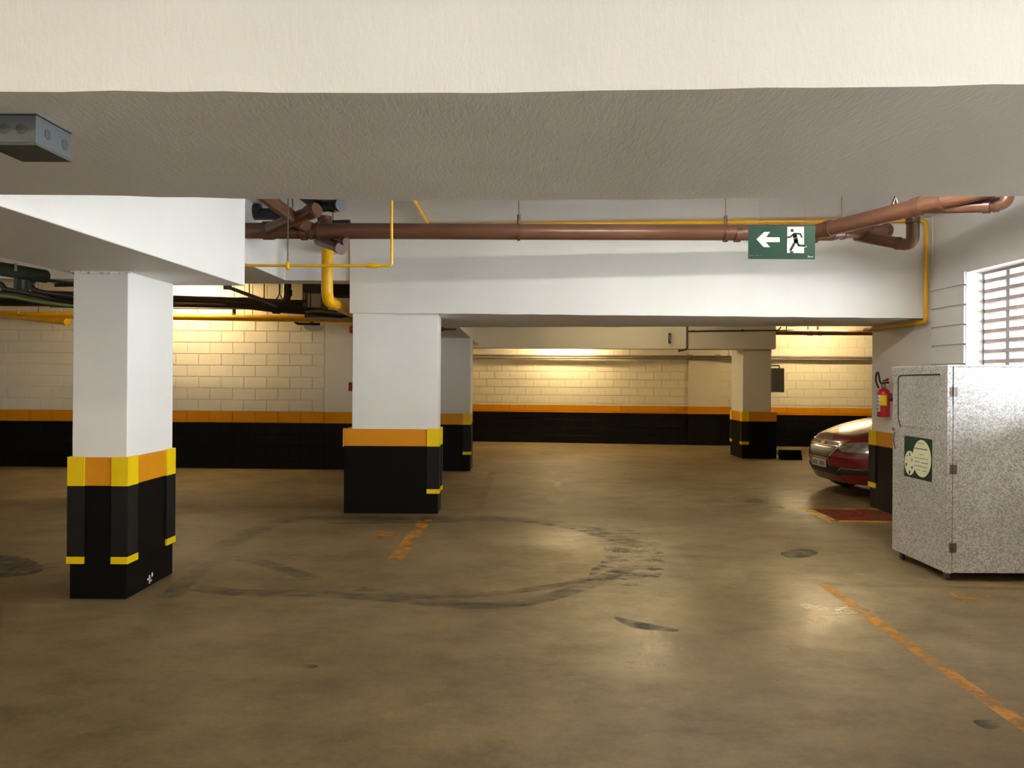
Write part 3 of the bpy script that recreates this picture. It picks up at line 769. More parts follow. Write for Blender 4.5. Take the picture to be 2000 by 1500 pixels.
a = pt(637, 420, Y=7.5); b = pt(640, 445, Y=7.4)
branch(DP, 'branch', 'brown upright drain stub on top of the main pipe junction', [('pipe', MB().tube([pt(634, 428, Y=7.35), pt(636, 448, Y=7.3)], .06, 14), M_BRN), ('coupling', ring(pt(634, 428, Y=7.35), (0, 0, 1), .068, .05), M_BRN2), ('side_stub', MB().tube([pt(650, 438, Y=7.45), pt(684, 437, Y=7.45)], .04, 12), M_DPIPE)])
# right end: wye, long slanted branch, elbows
a = pt(1586, 455, Y=7.2); b = pt(1700, 428, Y=6.75); c = pt(1800, 410, Y=6.4); d = pt(1945, 366, Y=5.9)
ax = d - a
pr = [('pipe', MB().tube([a, d], .07, 20), M_BRN)]
for px, py, Y, w in ((1622, 448, 7.07, .05), (1798, 411, 6.42, .06), (1845, 402, 6.26, .03)):
    k_ = (pt(px, py, Y=Y) - a).dot(ax) / ax.length_squared
    pr.append(('coupling', ring(a + ax * k_, ax, .08, w), M_BRN2))
k_ = a + ax * .50
pr += [('hanger_rod', MB().tube([k_ + Vector((0, 0, .1)), (k_.x, k_.y, ZC)], .006, 8), M_STEEL), ('clamp', MB().tube([k_ + Vector((-.02, 0, .05)), k_ + Vector((0, 0, .13)), k_ + Vector((.03, 0, .05))], .018, 8), M_STEEL)]
branch(DP, 'branch', 'brown drain pipe slanting up to the ceiling near the side wall', pr)
a = a + ax * .60; b = pt(1928, 402, Y=6.05); c = pt(1966, 398, Y=6.0); d = pt(1968, 330, Y=6.0)
branch(DP, 'branch', 'thin brown drain branch with elbow beside the slanting pipe',
    [('pipe', MB().tube([a, b, c, d], .052, 16, .13), M_BRN), ('coupling', ring(a, b - a, .06, .04), M_BRN2), ('coupling', ring(a.lerp(b, .12), b - a, .058, .02), M_BRN2), ('coupling', ring(b, b - a, .06, .05), M_BRN2), ('coupling', ring(b.lerp(c, .45), c - b, .06, .04), M_BRN2)])
a = pt(1596, 458, Y=7.2); b = pt(1650, 457, Y=7.3); c = pt(1731, 450, Y=7.55)
branch(DP, 'branch', 'straight brown drain branch with coupling rings next to the exit sign',
    [('pipe', MB().tube([a, c], .058, 16), M_BRN), ('coupling', ring(a.lerp(c, .22), c - a, .066, .05), M_BRN2), ('coupling', ring(a.lerp(c, .36), c - a, .064, .03), M_BRN2), ('coupling', ring(a.lerp(c, .72), c - a, .064, .06), M_BRN2), ('coupling', ring(c, c - a, .066, .05), M_BRN2)])
a = pt(1672, 460, Y=7.5); b = pt(1783, 481, Y=7.1); c = pt(1783, 424, Y=6.95)
branch(DP, 'branch', 'brown drain branch ending in an upright elbow by the side wall',
    [('pipe', MB().tube([a, b, c], .056, 16, .11), M_BRN), ('coupling', ring(c + Vector((0, 0, -.03)), (0, 0, 1), .062, .05), M_BRN2), ('coupling', ring(a.lerp(b, .75), b - a, .062, .03), M_BRN2)])
for px, Y in ((1644, 7.1), (571, 7.0), (650, 7.6)):
    a = pt(px, 440, Y=Y)
    tag(MB().tube([(a.x, Y, 2.93), (a.x, Y, ZC)], .006, 8).build('hanger_rod', M_STEEL), {1644: 'thin steel hanger rod near the right end of the brown pipe', 571: 'thin steel hanger rod above the brown pipe junction', 650: 'thin steel hanger rod beside the black pipe cap'}[px], 'rod')

# yellow gas pipes
g0 = pt(838, 439, Y=8.44); zz0 = 3.185
gp = [('pipe', MB().tube([(g0.x - .02, 4.5, zz0), (g0.x, 8.42, zz0), (4.23, 7.96, zz0), (4.23, 7.96, 2.13), (4.25, 9.4, 2.14)], .021, 12, .06), M_GASY),
      ('elbow', MB().tube([(g0.x, 8.38, zz0), (g0.x, 8.42, zz0), (g0.x + .05, 8.415, zz0)], .03, 12), M_GASY)]
run('gas_pipe', 'thin yellow gas pipe along the ceiling and down the long beam end', 'pipe', gp, (g0.x, 8.42, zz0))
a = pt(765, 519, Y=6.3); l = pt(470, 519, Y=6.3); u = pt(765, 320, Y=6.3)
gp = [('pipe', MB().tube([(u.x, 6.3, ZC), a, l - Vector((.3, 0, 0))], .0115, 10, .03), M_GASY)]
q_ = pt(727, 519, Y=6.3)
gp += [('union', MB().tube([q_ + Vector((-.05, 0, 0)), q_ + Vector((-.03, 0, 0)), q_ + Vector((.03, 0, 0)), q_ + Vector((.06, 0, 0))], [.013, .02, .02, .013], 10), M_GASY)]
h_ = pt(562, 519, Y=6.3)
gp += [('hanger_rod', MB().tube([h_, (h_.x, 6.3, ZC)], .005, 8), M_STEEL), ('clip', MB().lathe([(.008, -.035), (.02, -.02), (.02, .02), (.008, .035)], Matrix.Translation(h_), 10), M_GASY)]
run('gas_pipe', 'thin yellow gas pipe with upright bend hanging in front of the brown pipe', 'pipe', gp, a)
a = pt(639, 476, Y=8.25); b = pt(639, 588, Y=8.25)
run('yellow_pipe', 'thick upright yellow pipe bending back under the cross beam', 'pipe',
    [('pipe', MB().tube([(a.x, 8.61, a.z), a, b, (b.x, 12.2, b.z - .03)], .062, 20, .14), M_GASY), ('weld', ring(pt(639, 556, Y=8.25), (0, 0, 1), .0635, .006), M_GASY)], a)
a = pt(-60, 613, Y=12.3); b = pt(690, 624, Y=12.2)
yp = [('pipe', MB().tube([a, b], .052, 18), M_GASY)]
for px in (385, 457, 493, 75):
    k_ = pt(px, 619, Y=12.25)
    yp += [('hanger_rod', MB().tube([(k_.x, 12.25, k_.z), (k_.x, 12.25, ZC)], .006, 8), M_STEEL)]
k_ = pt(457, 619, Y=12.25); yp += [('clamp', MB().tube([k_ + Vector((-.02, 0, 0)), k_ + Vector((.02, 0, 0))], .06, 16), M_DPIPE), ('clamp_eye', MB().tube([k_ + Vector((0, 0, .05)), k_ + Vector((0, 0, .14))], .03, 8), M_DPIPE)]
k_ = pt(20, 614, Y=12.25); yp += [('coupling', ring(k_, b - a, .056, .28), M_GASY)]
run('yellow_pipe', 'long yellow pipe running along the left back wall', 'pipe', yp, a)
a = pt(-20, 612, Y=12.1); b = pt(130, 629, Y=11.2)
run('yellow_pipe', 'short yellow pipe branching forward beside the lone pillar', 'pipe', [('pipe', MB().tube([a, b], .05, 16), M_GASY), ('end_cap', ring(b, b - a, .054, .05), M_GASY)], a)

# dark pipes over the left back wall
a = pt(100, 575, Y=11.2); b = pt(480, 589, Y=11.0); c = pt(560, 592, Y=10.9); u = pt(562, 540, Y=10.9)
run('dark_pipe', 'dark brown drain pipe with upright bend near the left back wall', 'pipe',
    [('pipe', MB().tube([a, b, c, u], .055, 16, .1), M_DPIPE), ('coupling', ring(pt(475, 589, Y=11.0), (1, 0, 0), .064, .1), M_DPIPE), ('coupling', ring(pt(512, 590, Y=10.96), (1, 0, 0), .064, .06), M_DPIPE), ('coupling', ring(pt(562, 572, Y=10.9), (0, 0, 1), .062, .08), M_DPIPE),
     ('hanger_rod', MB().tube([pt(487, 585, Y=11), pt(487, 520, Y=11)], .008, 8), M_DPIPE), ('hanger_rod', MB().tube([pt(516, 585, Y=11), pt(516, 520, Y=11)], .008, 8), M_DPIPE), ('hanger_rod', MB().tube([pt(546, 575, Y=11), pt(546, 520, Y=11)], .012, 8), M_DPIPE),
     ('hanger_strap', MB().tube([pt(540, 584, Y=11), pt(546, 574, Y=11), pt(552, 584, Y=11)], .01, 8), M_DPIPE), ('hanger_strap', MB().tube([pt(483, 584, Y=11), pt(487, 577, Y=11), pt(492, 584, Y=11)], .01, 8), M_DPIPE)], a)
a = pt(348, 595, Y=11.6); b = pt(470, 597, Y=11.6); c = pt(540, 606, Y=11.4); d = pt(640, 612, Y=11.3)
run('dark_pipe', 'lower dark drain pipe just above the long yellow pipe', 'pipe', [('pipe', MB().tube([a - Vector((3, 0, 0)), a, b, c, d], .04, 14, .3), M_DPIPE), ('coupling', ring(c, d - c, .055, .1), M_DPIPE)], a)
a = pt(430, 552, Y=8.4); b = pt(448, 562, Y=8.6); c = pt(540, 597, Y=10.05)
run('conduit', 'thin dark conduit slanting back from the white beam towards the wall', 'conduit', [('conduit_tube', MB().tube([b, pt(505, 583, Y=9.4), c], .022, 10), M_DPIPE), ('end_bracket', MB().box(b.x - .06, b.x + .02, b.y - .02, b.y + .02, b.z - .02, b.z + .06), M_DPIPE)], b)
a = pt(348, 601, Y=12.0); b = pt(560, 604, Y=12.0)
tag(MB().tube([a - Vector((2, 0, 0)), b], .012, 8).build('conduit', M_GREYC), 'thin grey conduit line between the dark and yellow pipes', 'conduit')
for px in (592, 606):
    a = pt(px, 560, Y=11.3)
    tag(MB().tube([pt(px, 605, Y=11.3), pt(px, 530, Y=11.3)], .01, 8).build('hanger_rod', M_DPIPE), 'dark hanger rod beside the grey ventilation box, %s one' % ('first' if px == 592 else 'second'), 'rod')
a = pt(560, 588, Y=11.2); b = pt(600, 588, Y=11.2)
tag(MB().tube([a, b], .018, 8).build('support_bar', M_DPIPE), 'short dark bar between the upright pipe and the ventilation box', 'bar')
a = pt(560, 596, Y=11.3); b = pt(590, 595, Y=11.3)
tag(MB().tube([a, b], .04, 12).build('dark_pipe', M_DPIPE), 'short brown pipe behind the hanger rods', 'pipe')
# cables sagging over the pipes
for i, (pp, lab, mat, r) in enumerate((
    ((( 440, 592), (520, 598), (570, 606), (620, 612), (691, 622), (692, 470)), 'black cable drooping from the dark pipe towards the middle pillar', M_CABLE, .03),
    ((( 520, 592), (580, 600), (610, 607), (650, 611), (694, 617), (695, 470)), 'second black cable bundle below the ventilation box', M_CABLE, .035),
    (((596, 610), (625, 607), (660, 613), (690, 612), (691, 470)), 'grey cable looped under the ventilation box', M_GREYC, .018))):
    P = [pt(x, y, Y=10.65 - .25 * i + .02 * k) for k, (x, y) in enumerate(pp)]
    tag(MB().tube(P, r, 10, .4).build('cable', mat), lab, 'cable')
# ventilation box
v0 = pt(594, 556, Y=11.4); v1 = pt(626, 611, Y=11.4)
vb = thing('ventilation_box', 'grey ventilation box hanging above the left back wall', 'ventilation box', ((v0.x + v1.x) / 2, 11.6, v1.z))
w_ = (v1.x - v0.x) / 2; h_ = v0.z - v1.z
MB().box(-w_, w_, -.2, .25, .05, h_ + .3).build('box_body', M_GREYC, vb, 0, .004)
MB().box(-w_ - .01, w_ + .01, -.22, .26, h_ * .72, h_ + .3).build('collar', M_DGREY, vb, 0, .004)
MB().box(-w_ + .06, w_ + .0, -.215, -.2, .08, h_ * .68).build('pale_lit_panel', M_PAPER, vb, 0, .003)  # coloured pale so the front of the grey box looks lit
MB().box(-w_ - .02, w_ + .35, -.1, .3, -.06, .05).build('tray', M_GREYC, vb, 0, .004)
t_ = pt(665, 566, Y=11.1)
tag(MB().box(t_.x - .12, t_.x + .12, 11.0, 11.4, t_.z - .09, t_.z + .5).build('equipment_box', M_DARK, None, 0, .01), 'dark box above the bend of the thick yellow pipe', 'box')
# small emergency lamp on a conduit, left back wall
e0 = pt(600, 632, Y=12.3)
em = thing('bulkhead_lamp', 'unlit round lamp on a dark conduit under the yellow pipe', 'lamp', tuple(pt(612, 633, Y=12.3)))
def lo(p, o=em): return Vector(p) - Vector(o.location)
MB().tube([lo(pt(576, 628, Y=12.3)), lo(pt(582, 632.5, Y=12.3)), lo(pt(625, 633, Y=12.3))], .022, 10).build('conduit', M_GREEN, em)
MB().tube([lo(pt(609, 629, Y=12.3)), lo(pt(609, 637, Y=12.3))], .03, 10).build('joint', M_GREEN, em)
MB().lathe([(.17, 0), (.165, -.02), (.12, -.06), (.04, -.08)], Matrix.Translation(lo(pt(614, 637, Y=12.4))), 20).build('lens', M_PAPER, em)

# dark conduit box and cables under the beam at the left edge
jbx = thing('conduit_box', 'dark grey conduit body bolted under the beam at the left edge', 'conduit box', tuple(pt(60, 540, Y=5.6)))
def lo2(p): return Vector(p) - Vector(jbx.location)
MB().tube([lo2(pt(-60, 515, Y=5.2)), lo2(pt(30, 530, Y=5.5)), lo2(pt(88, 540, Y=5.75))], .05, 14).build('conduit', M_GREEN, jbx)
MB().lathe([(.045, -.10), (.052, -.08), (.05, .03)], Matrix.Translation(lo2(pt(43, 541, Y=5.6))), 14).build('box_body', M_GREEN, jbx)
MB().tube([lo2(pt(30, 514, Y=5.45)), lo2(pt(30, 530, Y=5.45))], .012, 8).build('bolt', M_CHROME, jbx)
MB().tube([lo2(pt(62, 545, Y=5.7)), lo2(pt(62, 553, Y=5.7))], .026, 10).build('gland', M_GREEN, jbx)
CG = 'cables by the lone pillar'
for i, (pp, lab, mat, r, Y) in enumerate((
    (((-20, 548), (4, 556), (10, 566), (40, 570), (100, 583), (160, 592)), 'dark cable leaving the conduit body towards the pillar, lower one', M_CABLE, .022, 6.4),
    (((60, 554), (64, 565), (80, 571), (110, 575), (190, 586), (195, 330)), 'dark cable hooking down from the conduit body', M_CABLE, .022, 6.3),
    (((-40, 576), (40, 578), (90, 586), (160, 594)), 'thick black cable bundle above the green cable', M_CABLE, .05, 7.2),
    (((-30, 575), (20, 579), (70, 589), (110, 594), (160, 600)), 'pale green cable running behind the lone pillar', M_GCABLE, .016, 7.0),
    (((-40, 588), (40, 590), (80, 588)), 'lower black cable at the left edge', M_CABLE, .03, 7.4),
    (((90, 547), (120, 551), (165, 556), (175, 420)), 'thin dark bar under the beam left of the pillar', M_CABLE, .018, 8.2),
    (((108, 557), (185, 556), (190, 425)), 'short dark bracket left of the pillar', M_CABLE, .02, 8.4))):
    tag(MB().tube([pt(x, y, Y=Y) for x, y in pp], r, 10, .25).build('cable', mat), lab, 'cable', CG)

# conduits on the far wall and far beam
def cwall(px, py, off=.1):
    """point on the far wall plane, off in front of it"""
    n = Vector((cd.y, -cd.x)); 
    u = (pt(px, py, Y=1.0)); k = ((CW0 + n * off).dot(n)) / (u.x * n.x + u.y * n.y)
    return pt(px, py, Y=k)
cp = []
for ys, r in (((694, 696, 699), .025), ((699, 700, 703), .022)):
    P = [cwall(915, ys[0]), cwall(1345, ys[1]), cwall(1720, ys[2])]
    cp += [('conduit_tube', MB().tube(P, r, 10), M_GREYC)] + [('joint', ring(cwall(px, ys[1] + (px - 1345) * .006), P[1] - P[0], r + .015, .12), M_GREYC) for px in (1347, 1402)]
run('conduit', 'pair of thin conduits clipped along the far block wall', 'conduit', cp, P[0])
a = pt(1342, 630, Y=14.84); b = pt(1342, 682, Y=14.84); c = pt(1328, 685, Y=14.95)
a2 = pt(1344, 647, Y=14.84); b2 = pt(1520, 645, Y=14.84)
run('conduit', 'thin dark conduit on the far beam with a hooked end', 'conduit',
    [('conduit_tube', MB().tube([a, b, c], .016, 8, .04), M_GREEN), ('end_fitting', MB().tube([c, c + Vector((-.03, 0, 0))], .025, 8), M_GREEN),
     ('conduit_tube', MB().tube([a2, b2, b2 + Vector((.05, 0, .06))], .014, 8), M_GREEN), ('joint', ring(pt(1353, 646.5, Y=14.84), (1, 0, 0), .022, .03), M_GREEN), ('joint', ring(pt(1450, 645.5, Y=14.84), (1, 0, 0), .022, .03), M_GREEN)], a)
a = pt(855, 643, Y=9.86); b = pt(889, 643.5, Y=9.86)
run('conduit', 'short dark green conduit stub beside the middle pillar top', 'conduit', [('conduit_tube', MB().tube([a, b, b + Vector((0, 0, .015))], .016, 8), M_GREEN), ('joint', ring(pt(864, 643.2, Y=9.86), (1, 0, 0), .028, .03), M_GREEN)], a)
a = pt(1512, 649, Y=16.4); b = pt(1712, 650, Y=16.4)
run('drain_pipe', 'far orange-brown pipe near the ceiling beyond the parked car', 'pipe',
    [('pipe', MB().tube([a - Vector((.4, 0, 0)), b + Vector((1.5, 0, 0))], .058, 16), M_BRN), ('coupling', ring(pt(1582, 649.5, Y=16.4), (1, 0, 0), .066, .1), M_BRN), ('coupling', ring(pt(1602, 649.5, Y=16.4), (1, 0, 0), .066, .08), M_BRN),
     ('hanger_rod', MB().tube([pt(1578, 645, Y=16.4), pt(1578, 610, Y=16.4)], .012, 8), M_BRN2), ('hanger_rod', MB().tube([pt(1597, 645, Y=16.4), pt(1597, 610, Y=16.4)], .022, 8), M_BRN2), ('hanger_rod', MB().tube([pt(1536, 651, Y=16.3), pt(1536, 610, Y=16.3)], .01, 8), M_DPIPE)], a)
# projecting plaque on the far beam
pl = thing('sign_plate', 'small dark plate with a white figure projecting from the far beam', 'sign', tuple(pt(1308, 671, Y=14.865)), math.radians(66))
MB().box(-.10, .10, -.004, .004, 0, .20).build('plate', M_SIGNMAN, pl, 0)
MB().box(-.05, .0, -.006, -.004, .10, .17).box(-.02, .05, -.006, -.004, .05, .12).build('figure', M_PAPER, pl, 0)

# electrical box on the far pillar
e1 = pt(1507, 766, Y=14.9); e2 = pt(1533, 719, Y=14.9)
eb = thing('electrical_box', 'grey electrical box on the side of the small far pillar', 'electrical box', ((e1.x + e2.x) / 2, 15.02, e1.z))
w_ = (e2.x - e1.x) / 2 - .002; h_ = e2.z - e1.z
MB().box(-w_, w_, -.1, .15, 0, h_).build('box_body', M_GREY, eb, 0, .006)
MB().box(-w_ + .012, w_ - .012, -.108, -.1, .015, h_ - .015).build('box_door', M_GREY, eb, 0, .003)
MB().tube([(-w_, 0, h_ + .05), (.06, 0, h_ + .05), (.06, 0, h_ - .01)], .014, 8, .04).build('conduit', M_DGREY, eb)
MB().tube([(-w_ + .0, 0, h_ + .45), (-w_ + .0, 0, h_ + .05)], .010, 8, 0).build('conduit', M_DPIPE, eb)
# wheel stops beside it
s0, s1 = pt(1527, 898, Z=0), pt(1566, 898, Z=0)
tag(MB().hexa([(s0.x, 14.72, 0), (s1.x, 14.72, 0), (s1.x, 14.95, 0), (s0.x, 14.95, 0)], [(s0.x, 14.74, .19), (s1.x - .02, 14.74, .19), (s1.x - .02, 14.93, .19), (s0.x, 14.93, .19)]).build('wheel_stop', M_BLK, None, 0, .01), 'low black block on the floor beside the small far pillar', 'wheel stop')
tag(MB().box(5.12, 5.5, 15.7, 15.85, 0, .10).build('kerb_block', M_GREY, None, 0, .01), 'small grey block behind the black wheel stop', 'block')

# ------------------------------------------------------------------ fire safety things
def extinguisher():
    bx, by, bz = 4.30, 8.80, 1.105
    t = thing('fire_extinguisher', 'red fire extinguisher with black hose hanging on the wall pillar', 'fire extinguisher', (bx - .10, by, bz))
    MB().lathe([(.062, 0), (.068, .008), (.068, .262), (.062, .292), (.045, .316), (.022, .328), (.022, .342)], None, 24).build('cylinder', M_RED, t)
    MB().lathe([(.025, .338), (.027, .346), (.02, .38), (.012, .39)], None, 14).build('valve', M_STEEL, t)
    MB().hexa([(-.012, -.10, .38), (.012, -.10, .38), (.012, .02, .38), (-.012, .02, .38)], [(-.012, -.11, .40), (.012, -.11, .40), (.012, .02, .395), (-.012, .02, .395)]).build('handle', M_BLK, t, 0)
    MB().hexa([(-.012, -.09, .405), (.012, -.09, .405), (.012, .02, .40), (-.012, .02, .40)], [(-.012, -.10, .44), (.012, -.10, .44), (.012, .0, .415), (-.012, .0, .415)]).build('lever', M_RED, t, 0)
    MB().tube([(-.01, .02, .37), (-.02, .05, .40), (-.02, .07, .46), (-.02, .095, .515), (-.02, .135, .50), (-.02, .15, .44), (-.02, .135, .385), (-.02, .09, .345), (-.03, .06, .335)], .011, 10, .05).build('hose', M_CABLE, t)
    def patch(a0, a1, z0, z1, mat, name):
        rows = [[(.0695 * math.cos(a0 + (a1 - a0) * i / 10), .0695 * math.sin(a0 + (a1 - a0) * i / 10), z) for i in range(11)] for z in (z0, z1)]
        MB().grid(rows).build(name, mat, t)
    patch(math.radians(120), math.radians(215), .06, .25, M_PAPER, 'label')
    patch(math.radians(215), math.radians(275), .13, .25, M_YEL, 'yellow_label')
    for k in range(4):
        z = .085 + k * .042
        patch(math.radians(135), math.radians(200), z, z + .012, M_INK, 'label_print')
    MB().box(.06, .10, -.02, .02, .18, .27).box(.02, .10, -.075, .075, .205, .225).build('bracket', M_STEEL, t, 0)
extinguisher()
fs = thing('extinguisher_sign', 'small red sign with a white symbol above the extinguisher', 'sign', (4.298, 8.66, 1.675))
MB().box(-.003, 0, -.1, .1, 0, .175).build('sheet', M_REDSIGN, fs, 0)
MB().box(-.0045, -.003, -.022, .022, .03, .13).box(-.0045, -.003, -.012, .03, .13, .148).build('symbol', M_PAPER, fs, 0)
fa = thing('alarm_sounder', 'red fire alarm sounder high on the side of the middle pillar', 'alarm', (-1.84, 8.74, 2.06))
MB().lathe([(.045, 0), (.048, .03), (.04, .065), (.02, .075)], Matrix.Rotation(-PI / 2, 4, 'Y'), 18).build('sounder_body', M_RED, fa)
MB().box(-.012, 0, -.06, .06, -.06, .06).build('back_box', M_RED, fa, 0, .004)
fc = thing('call_point', 'red manual fire call point on the side of the middle pillar', 'alarm', (-1.84, 8.74, 1.41))
MB().box(-.07, -.012, -.05, .05, -.05, .05).build('call_body', M_RED, fc, 0, .006)
MB().box(-.012, 0, -.06, .06, -.065, .065).build('back_box', M_RED, fc, 0, .004)

# ------------------------------------------------------------------ red car
def car():
    paint = simple('red_car_paint', lin(112, 6, 13), .25, .15, .04, 3, 0, 60, 1.0)
    glass = simple('dark_car_glass', (.01, .012, .014, 1), .06, 0, .05, 3)
    tyre = simple('car_tyre', (.02, .02, .02, 1), .8, 0, .1, 9)
    plast = simple('black_car_plastic', (.015, .015, .016, 1), .45, 0, .1, 9)
    lens = simple('headlight_lens', (.30, .30, .28, 1), .12, .5, .25, 14, 0, 60, 1.0)
    plate = simple('grey_plate', lin(165, 165, 158), .5, 0, .04, 20)
    gold = simple('gold_emblem', lin(200, 160, 70), .3, .8, .05, 20)
    HW = .85
    ang = math.radians(183)
    nose = Vector((4.06, 10.3)); h = Vector((math.cos(ang), math.sin(ang)))
    org = nose - h * 1.96
    t = thing('car', 'dark red hatchback car parked nose out behind the wall pillar', 'car', (org.x, org.y, 0), ang)
    def xf(y, z):
        a = abs(y) / HW
        x = 1.96 - .10 * a ** 2 - .42 * a ** 4.5
        if z > .52: x -= .16 * ((z - .52) / .28) ** 1.8
        else: x -= .09 * ((.52 - z) / .30) ** 2
        return x
    def zh(y): return .80 - .055 * (abs(y) / HW) ** 2            # top edge of fascia
    ys = [-HW + 2 * HW * i / 40 for i in range(41)]
    zs = [.20, .24, .30, .36, .42, .48, .54, .60, .66, .72, 1]
    rows = []
    for i, z in enumerate(zs): rows.append([(xf(y, z if z < 1 else zh(y)), y, z if z < 1 else zh(y)) for y in ys])
    # hood continues to the windscreen base
    xw, zw = .86, 1.02
    for k in range(1, 15):
        s = k / 14; r = []
        for y in ys:
            x0, z0 = xf(y, zh(y)), zh(y); a = abs(y) / HW
            x = x0 + (xw + .03 - .10 * a * a - x0) * s
            zt = z0 + (zw - .10 * a ** 3 - z0) * (1 - (1 - s) ** 1.7)
            zt += .012 * math.exp(-((a - .62) / .07) ** 2) * min(1, s * 4)
            r.append((x, y, zt))
        rows.append(r)
    b = MB().grid(rows)
    # sides
    for sgn in (-1, 1):
        srow = []
        xs = [None] + [1.3 - .16 * i for i in range(20)] + [-1.93]
        for fz in (0, .12, .3, .5, .7, .85, .93, 1.0):
            r = []
            for x in xs:
                if x is None:
                    z = .20 + fz * (zh(HW) - .20); r.append((xf(HW, z), sgn * HW, z)); continue
                zt = .745 + .17 * min(1, (1.42 - x) / .5) + (.03 if x < .6 else 0)
                if x > .9: zt = min(zt, .745 + (1.42 - x) * .35)
                z = .20 + fz * (zt - .20)
                yy = HW + .012 * math.sin(PI * fz) - (.05 if fz == 1 else (.015 if fz > .9 else 0)) - (.10 * max(0, (-1.5 - x) / .43) ** 2)
                r.append((x, sgn * yy, z))
            srow.append(r)
        b.grid(srow)
    # rear and roof shell
    b.box(-1.95, -1.86, -.75, .75, .25, .95)
    b.box(-1.85, 1.3, -.8, .8, .19, .25)
    rf = []
    for x, z, w in ((.0, 1.44, .56), (-.4, 1.475, .58), (-.9, 1.46, .57), (-1.4, 1.40, .54), (-1.62, 1.36, .52)):
        rf.append([(x, w * (-1 + 2 * i / 8), z - .03 * (abs(-1 + 2 * i / 8)) ** 3) for i in range(9)])
    b.grid(rf)
    b.build('car_body', paint, t, 40)
    # glasshouse
    gl = []
    for x, z, w in ((.92, 1.0, .70), (.45, 1.24, .64), (.02, 1.43, .56), (-.8, 1.455, .56), (-1.6, 1.35, .51), (-1.86, .95, .66)):
        gl.append([(x, w * (-1 + 2 * i / 8), z - .03 * (abs(-1 + 2 * i / 8)) ** 3) for i in range(9)])
    g = MB().grid(gl)
    for s in (0, -1):
        k = [r[s] for r in gl]; sg_ = -1 if s == 0 else 1
        low = [(min(max(x, -1.86), .95), sg_ * .79, .9) for x, y, z in k]
        g.grid([k, low])
    g.build('windows', glass, t, 30)
    MB().box(.86, .99, -.62, .62, .985, 1.005).build('wiper_cowl', plast, t, 0)
    for y in (.1, .55): MB().tube([(.96, y, 1.02), (.82, y - .45, 1.08)], .012, 8).build('wiper', plast, t)
    # patches that follow the nose surface
    def patch(poly, name, mat, off=.006, parent=t, rim=.0):
        """poly in (y,z): subdivided fan strips on the nose"""
        bm = bmesh.new()
        ymin = min(p[0] for p in poly); ymax = max(p[0] for p in poly)
        n = max(2, int((ymax - ymin) / .03))
        def span(y):
            zz_ = []
            for (y0, z0), (y1, z1) in zip(poly, poly[1:] + poly[:1]):
                if (y0 - y) * (y1 - y) <= 0 and y0 != y1: zz_.append(z0 + (z1 - z0) * (y - y0) / (y1 - y0))
            return min(zz_), max(zz_)
        rows = []
        for i in range(n + 1):
            y = ymin + (ymax - ymin) * (i + (1e-4 if i == 0 else -1e-4 if i == n else 0)) / n
            lo_, hi_ = span(y)
            rows.append([(xf(y, lo_ + (hi_ - lo_) * k / 6) + off, y + (off if y > .6 else -off if y < -.6 else 0), lo_ + (hi_ - lo_) * k / 6) for k in range(7)])
        bm.free()
        back = [[(p[0] - .03, p[1], p[2]) for p in r] for r in rows]
        m = MB().grid(rows)
        edge = [r[0] for r in rows] + [p for p in rows[-1][1:]] + [r[-1] for r in rows[::-1]][1:] + rows[0][::-1][1:]
        m.grid([edge, [(p[0] - .03, p[1] * .985, p[2]) for p in edge]])
        return m.build(name, mat, parent, 40)
    for s in (-1, 1):
        P = [(s * .37, .655), (s * .48, .605), (s * .70, .61), (s * .845, .65), (s * .848, .745), (s * .70, .75), (s * .50, .72)]
        hl = patch(P, 'headlight', lens, .008)
        patch([(s * .44, .655), (s * .56, .64), (s * .58, .69), (s * .50, .70)], 'reflector', M_CHROME, .012, hl)
        patch([(s * .66, .65), (s * .76, .66), (s * .76, .705), (s * .67, .71)], 'reflector', M_CHROME, .012, hl)
        fg = patch([(s * .40, .345), (s * .46, .40), (s * .70, .40), (s * .74, .33), (s * .44, .315)], 'fog_light_recess', plast, .007)
        patch([(s * .40, .345), (s * .46, .40), (s * .475, .40), (s * .42, .345)], 'fog_trim', M_CHROME, .012, fg)
        patch([(s * .46, .40), (s * .70, .40), (s * .70, .390), (s * .46, .390)], 'fog_trim', M_CHROME, .012, fg)
    patch([(-.34, .715), (.34, .715), (.37, .675), (-.37, .675)], 'upper_grille', plast, .006)
    patch([(-.36, .728), (.36, .728), (.36, .716), (-.36, .716)], 'chrome_bar', M_CHROME, .012)
    patch([(-.37, .676), (.37, .676), (.37, .664), (-.37, .664)], 'chrome_bar', M_CHROME, .012)
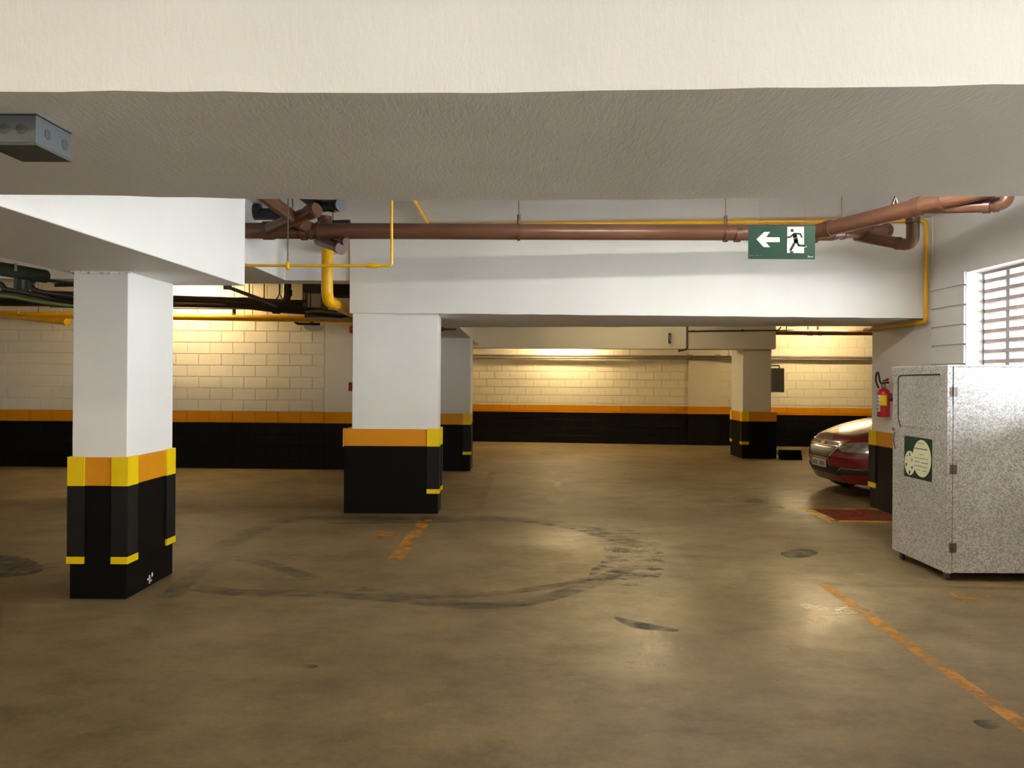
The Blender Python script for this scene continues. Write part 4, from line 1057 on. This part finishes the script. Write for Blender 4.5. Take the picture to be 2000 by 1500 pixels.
    em_ = patch([(-.075, .705), (-.03, .705), (-.025, .712), (.025, .712), (.03, .705), (.075, .705), (.065, .685), (.03, .685), (.02, .678), (-.02, .678), (-.03, .685), (-.065, .685)], 'emblem', gold, .02)
    lg = patch([(-.37, .635), (.37, .635), (.24, .505), (-.24, .505)], 'lower_grille', plast, .006)
    for z in (.60, .57, .54): patch([(-.33, z), (.33, z), (.32, z - .008), (-.32, z - .008)], 'grille_bar', M_DGREY, .011, lg)
    patch([(-.40, .645), (.40, .645), (.39, .636), (-.39, .636)], 'grille_trim', M_CHROME, .011, lg)
    for s in (-1, 1): patch([(s * .39, .638), (s * .375, .638), (s * .24, .497), (s * .255, .497)], 'grille_trim', M_CHROME, .011, lg)
    patch([(-.26, .506), (.26, .506), (.255, .495), (-.255, .495)], 'grille_trim', M_CHROME, .011, lg)
    patch([(-.72, .40), (.72, .40), (.40, .295), (-.40, .295)], 'lower_intake', plast, .004)
    pm = MB().box(1.958, 1.972, -.2, .2, .375, .475).build('number_plate', plate, t, 0, .003)
    m = MB()
    for i in range(7):
        if i == 3: continue
        y = .15 - i * .05
        m.box(1.972, 1.9735, y - .016, y + .012, .395, .45)
    m.build('plate_characters', M_INK, pm, 0)
    for x in (1.22, -1.28):
        for s in (-1, 1):
            w = MB().lathe([(.18, -.09), (.30, -.10), (.315, -.07), (.315, .07), (.30, .10), (.18, .09)], Matrix.Translation((x, s * .755, .315)) @ Matrix.Rotation(PI / 2, 4, 'X'), 28).build('tyre', tyre, t)
            MB().lathe([(.20, -.06), (.20, .085), (.10, .075), (.04, .10)], Matrix.Translation((x, s * .76, .315)) @ Matrix.Rotation(-s * PI / 2, 4, 'X'), 20).build('wheel_rim', M_GREY, w)
            arch = [(x + .37 * math.cos(a), .315 + .37 * math.sin(a)) for a in [PI * k / 14 for k in range(15)]]
            m = MB().grid([[(px_, s * (HW + .008), pz_) for px_, pz_ in arch], [(px_, s * (HW - .1), pz_) for px_, pz_ in arch]])
            m.build('wheel_arch', plast, w)
    for s in (-1, 1):
        MB().box(.45, .62, s * .92 - .07, s * .92 + .07, .95, 1.07).build('mirror', paint, t, 0, .03)
car()
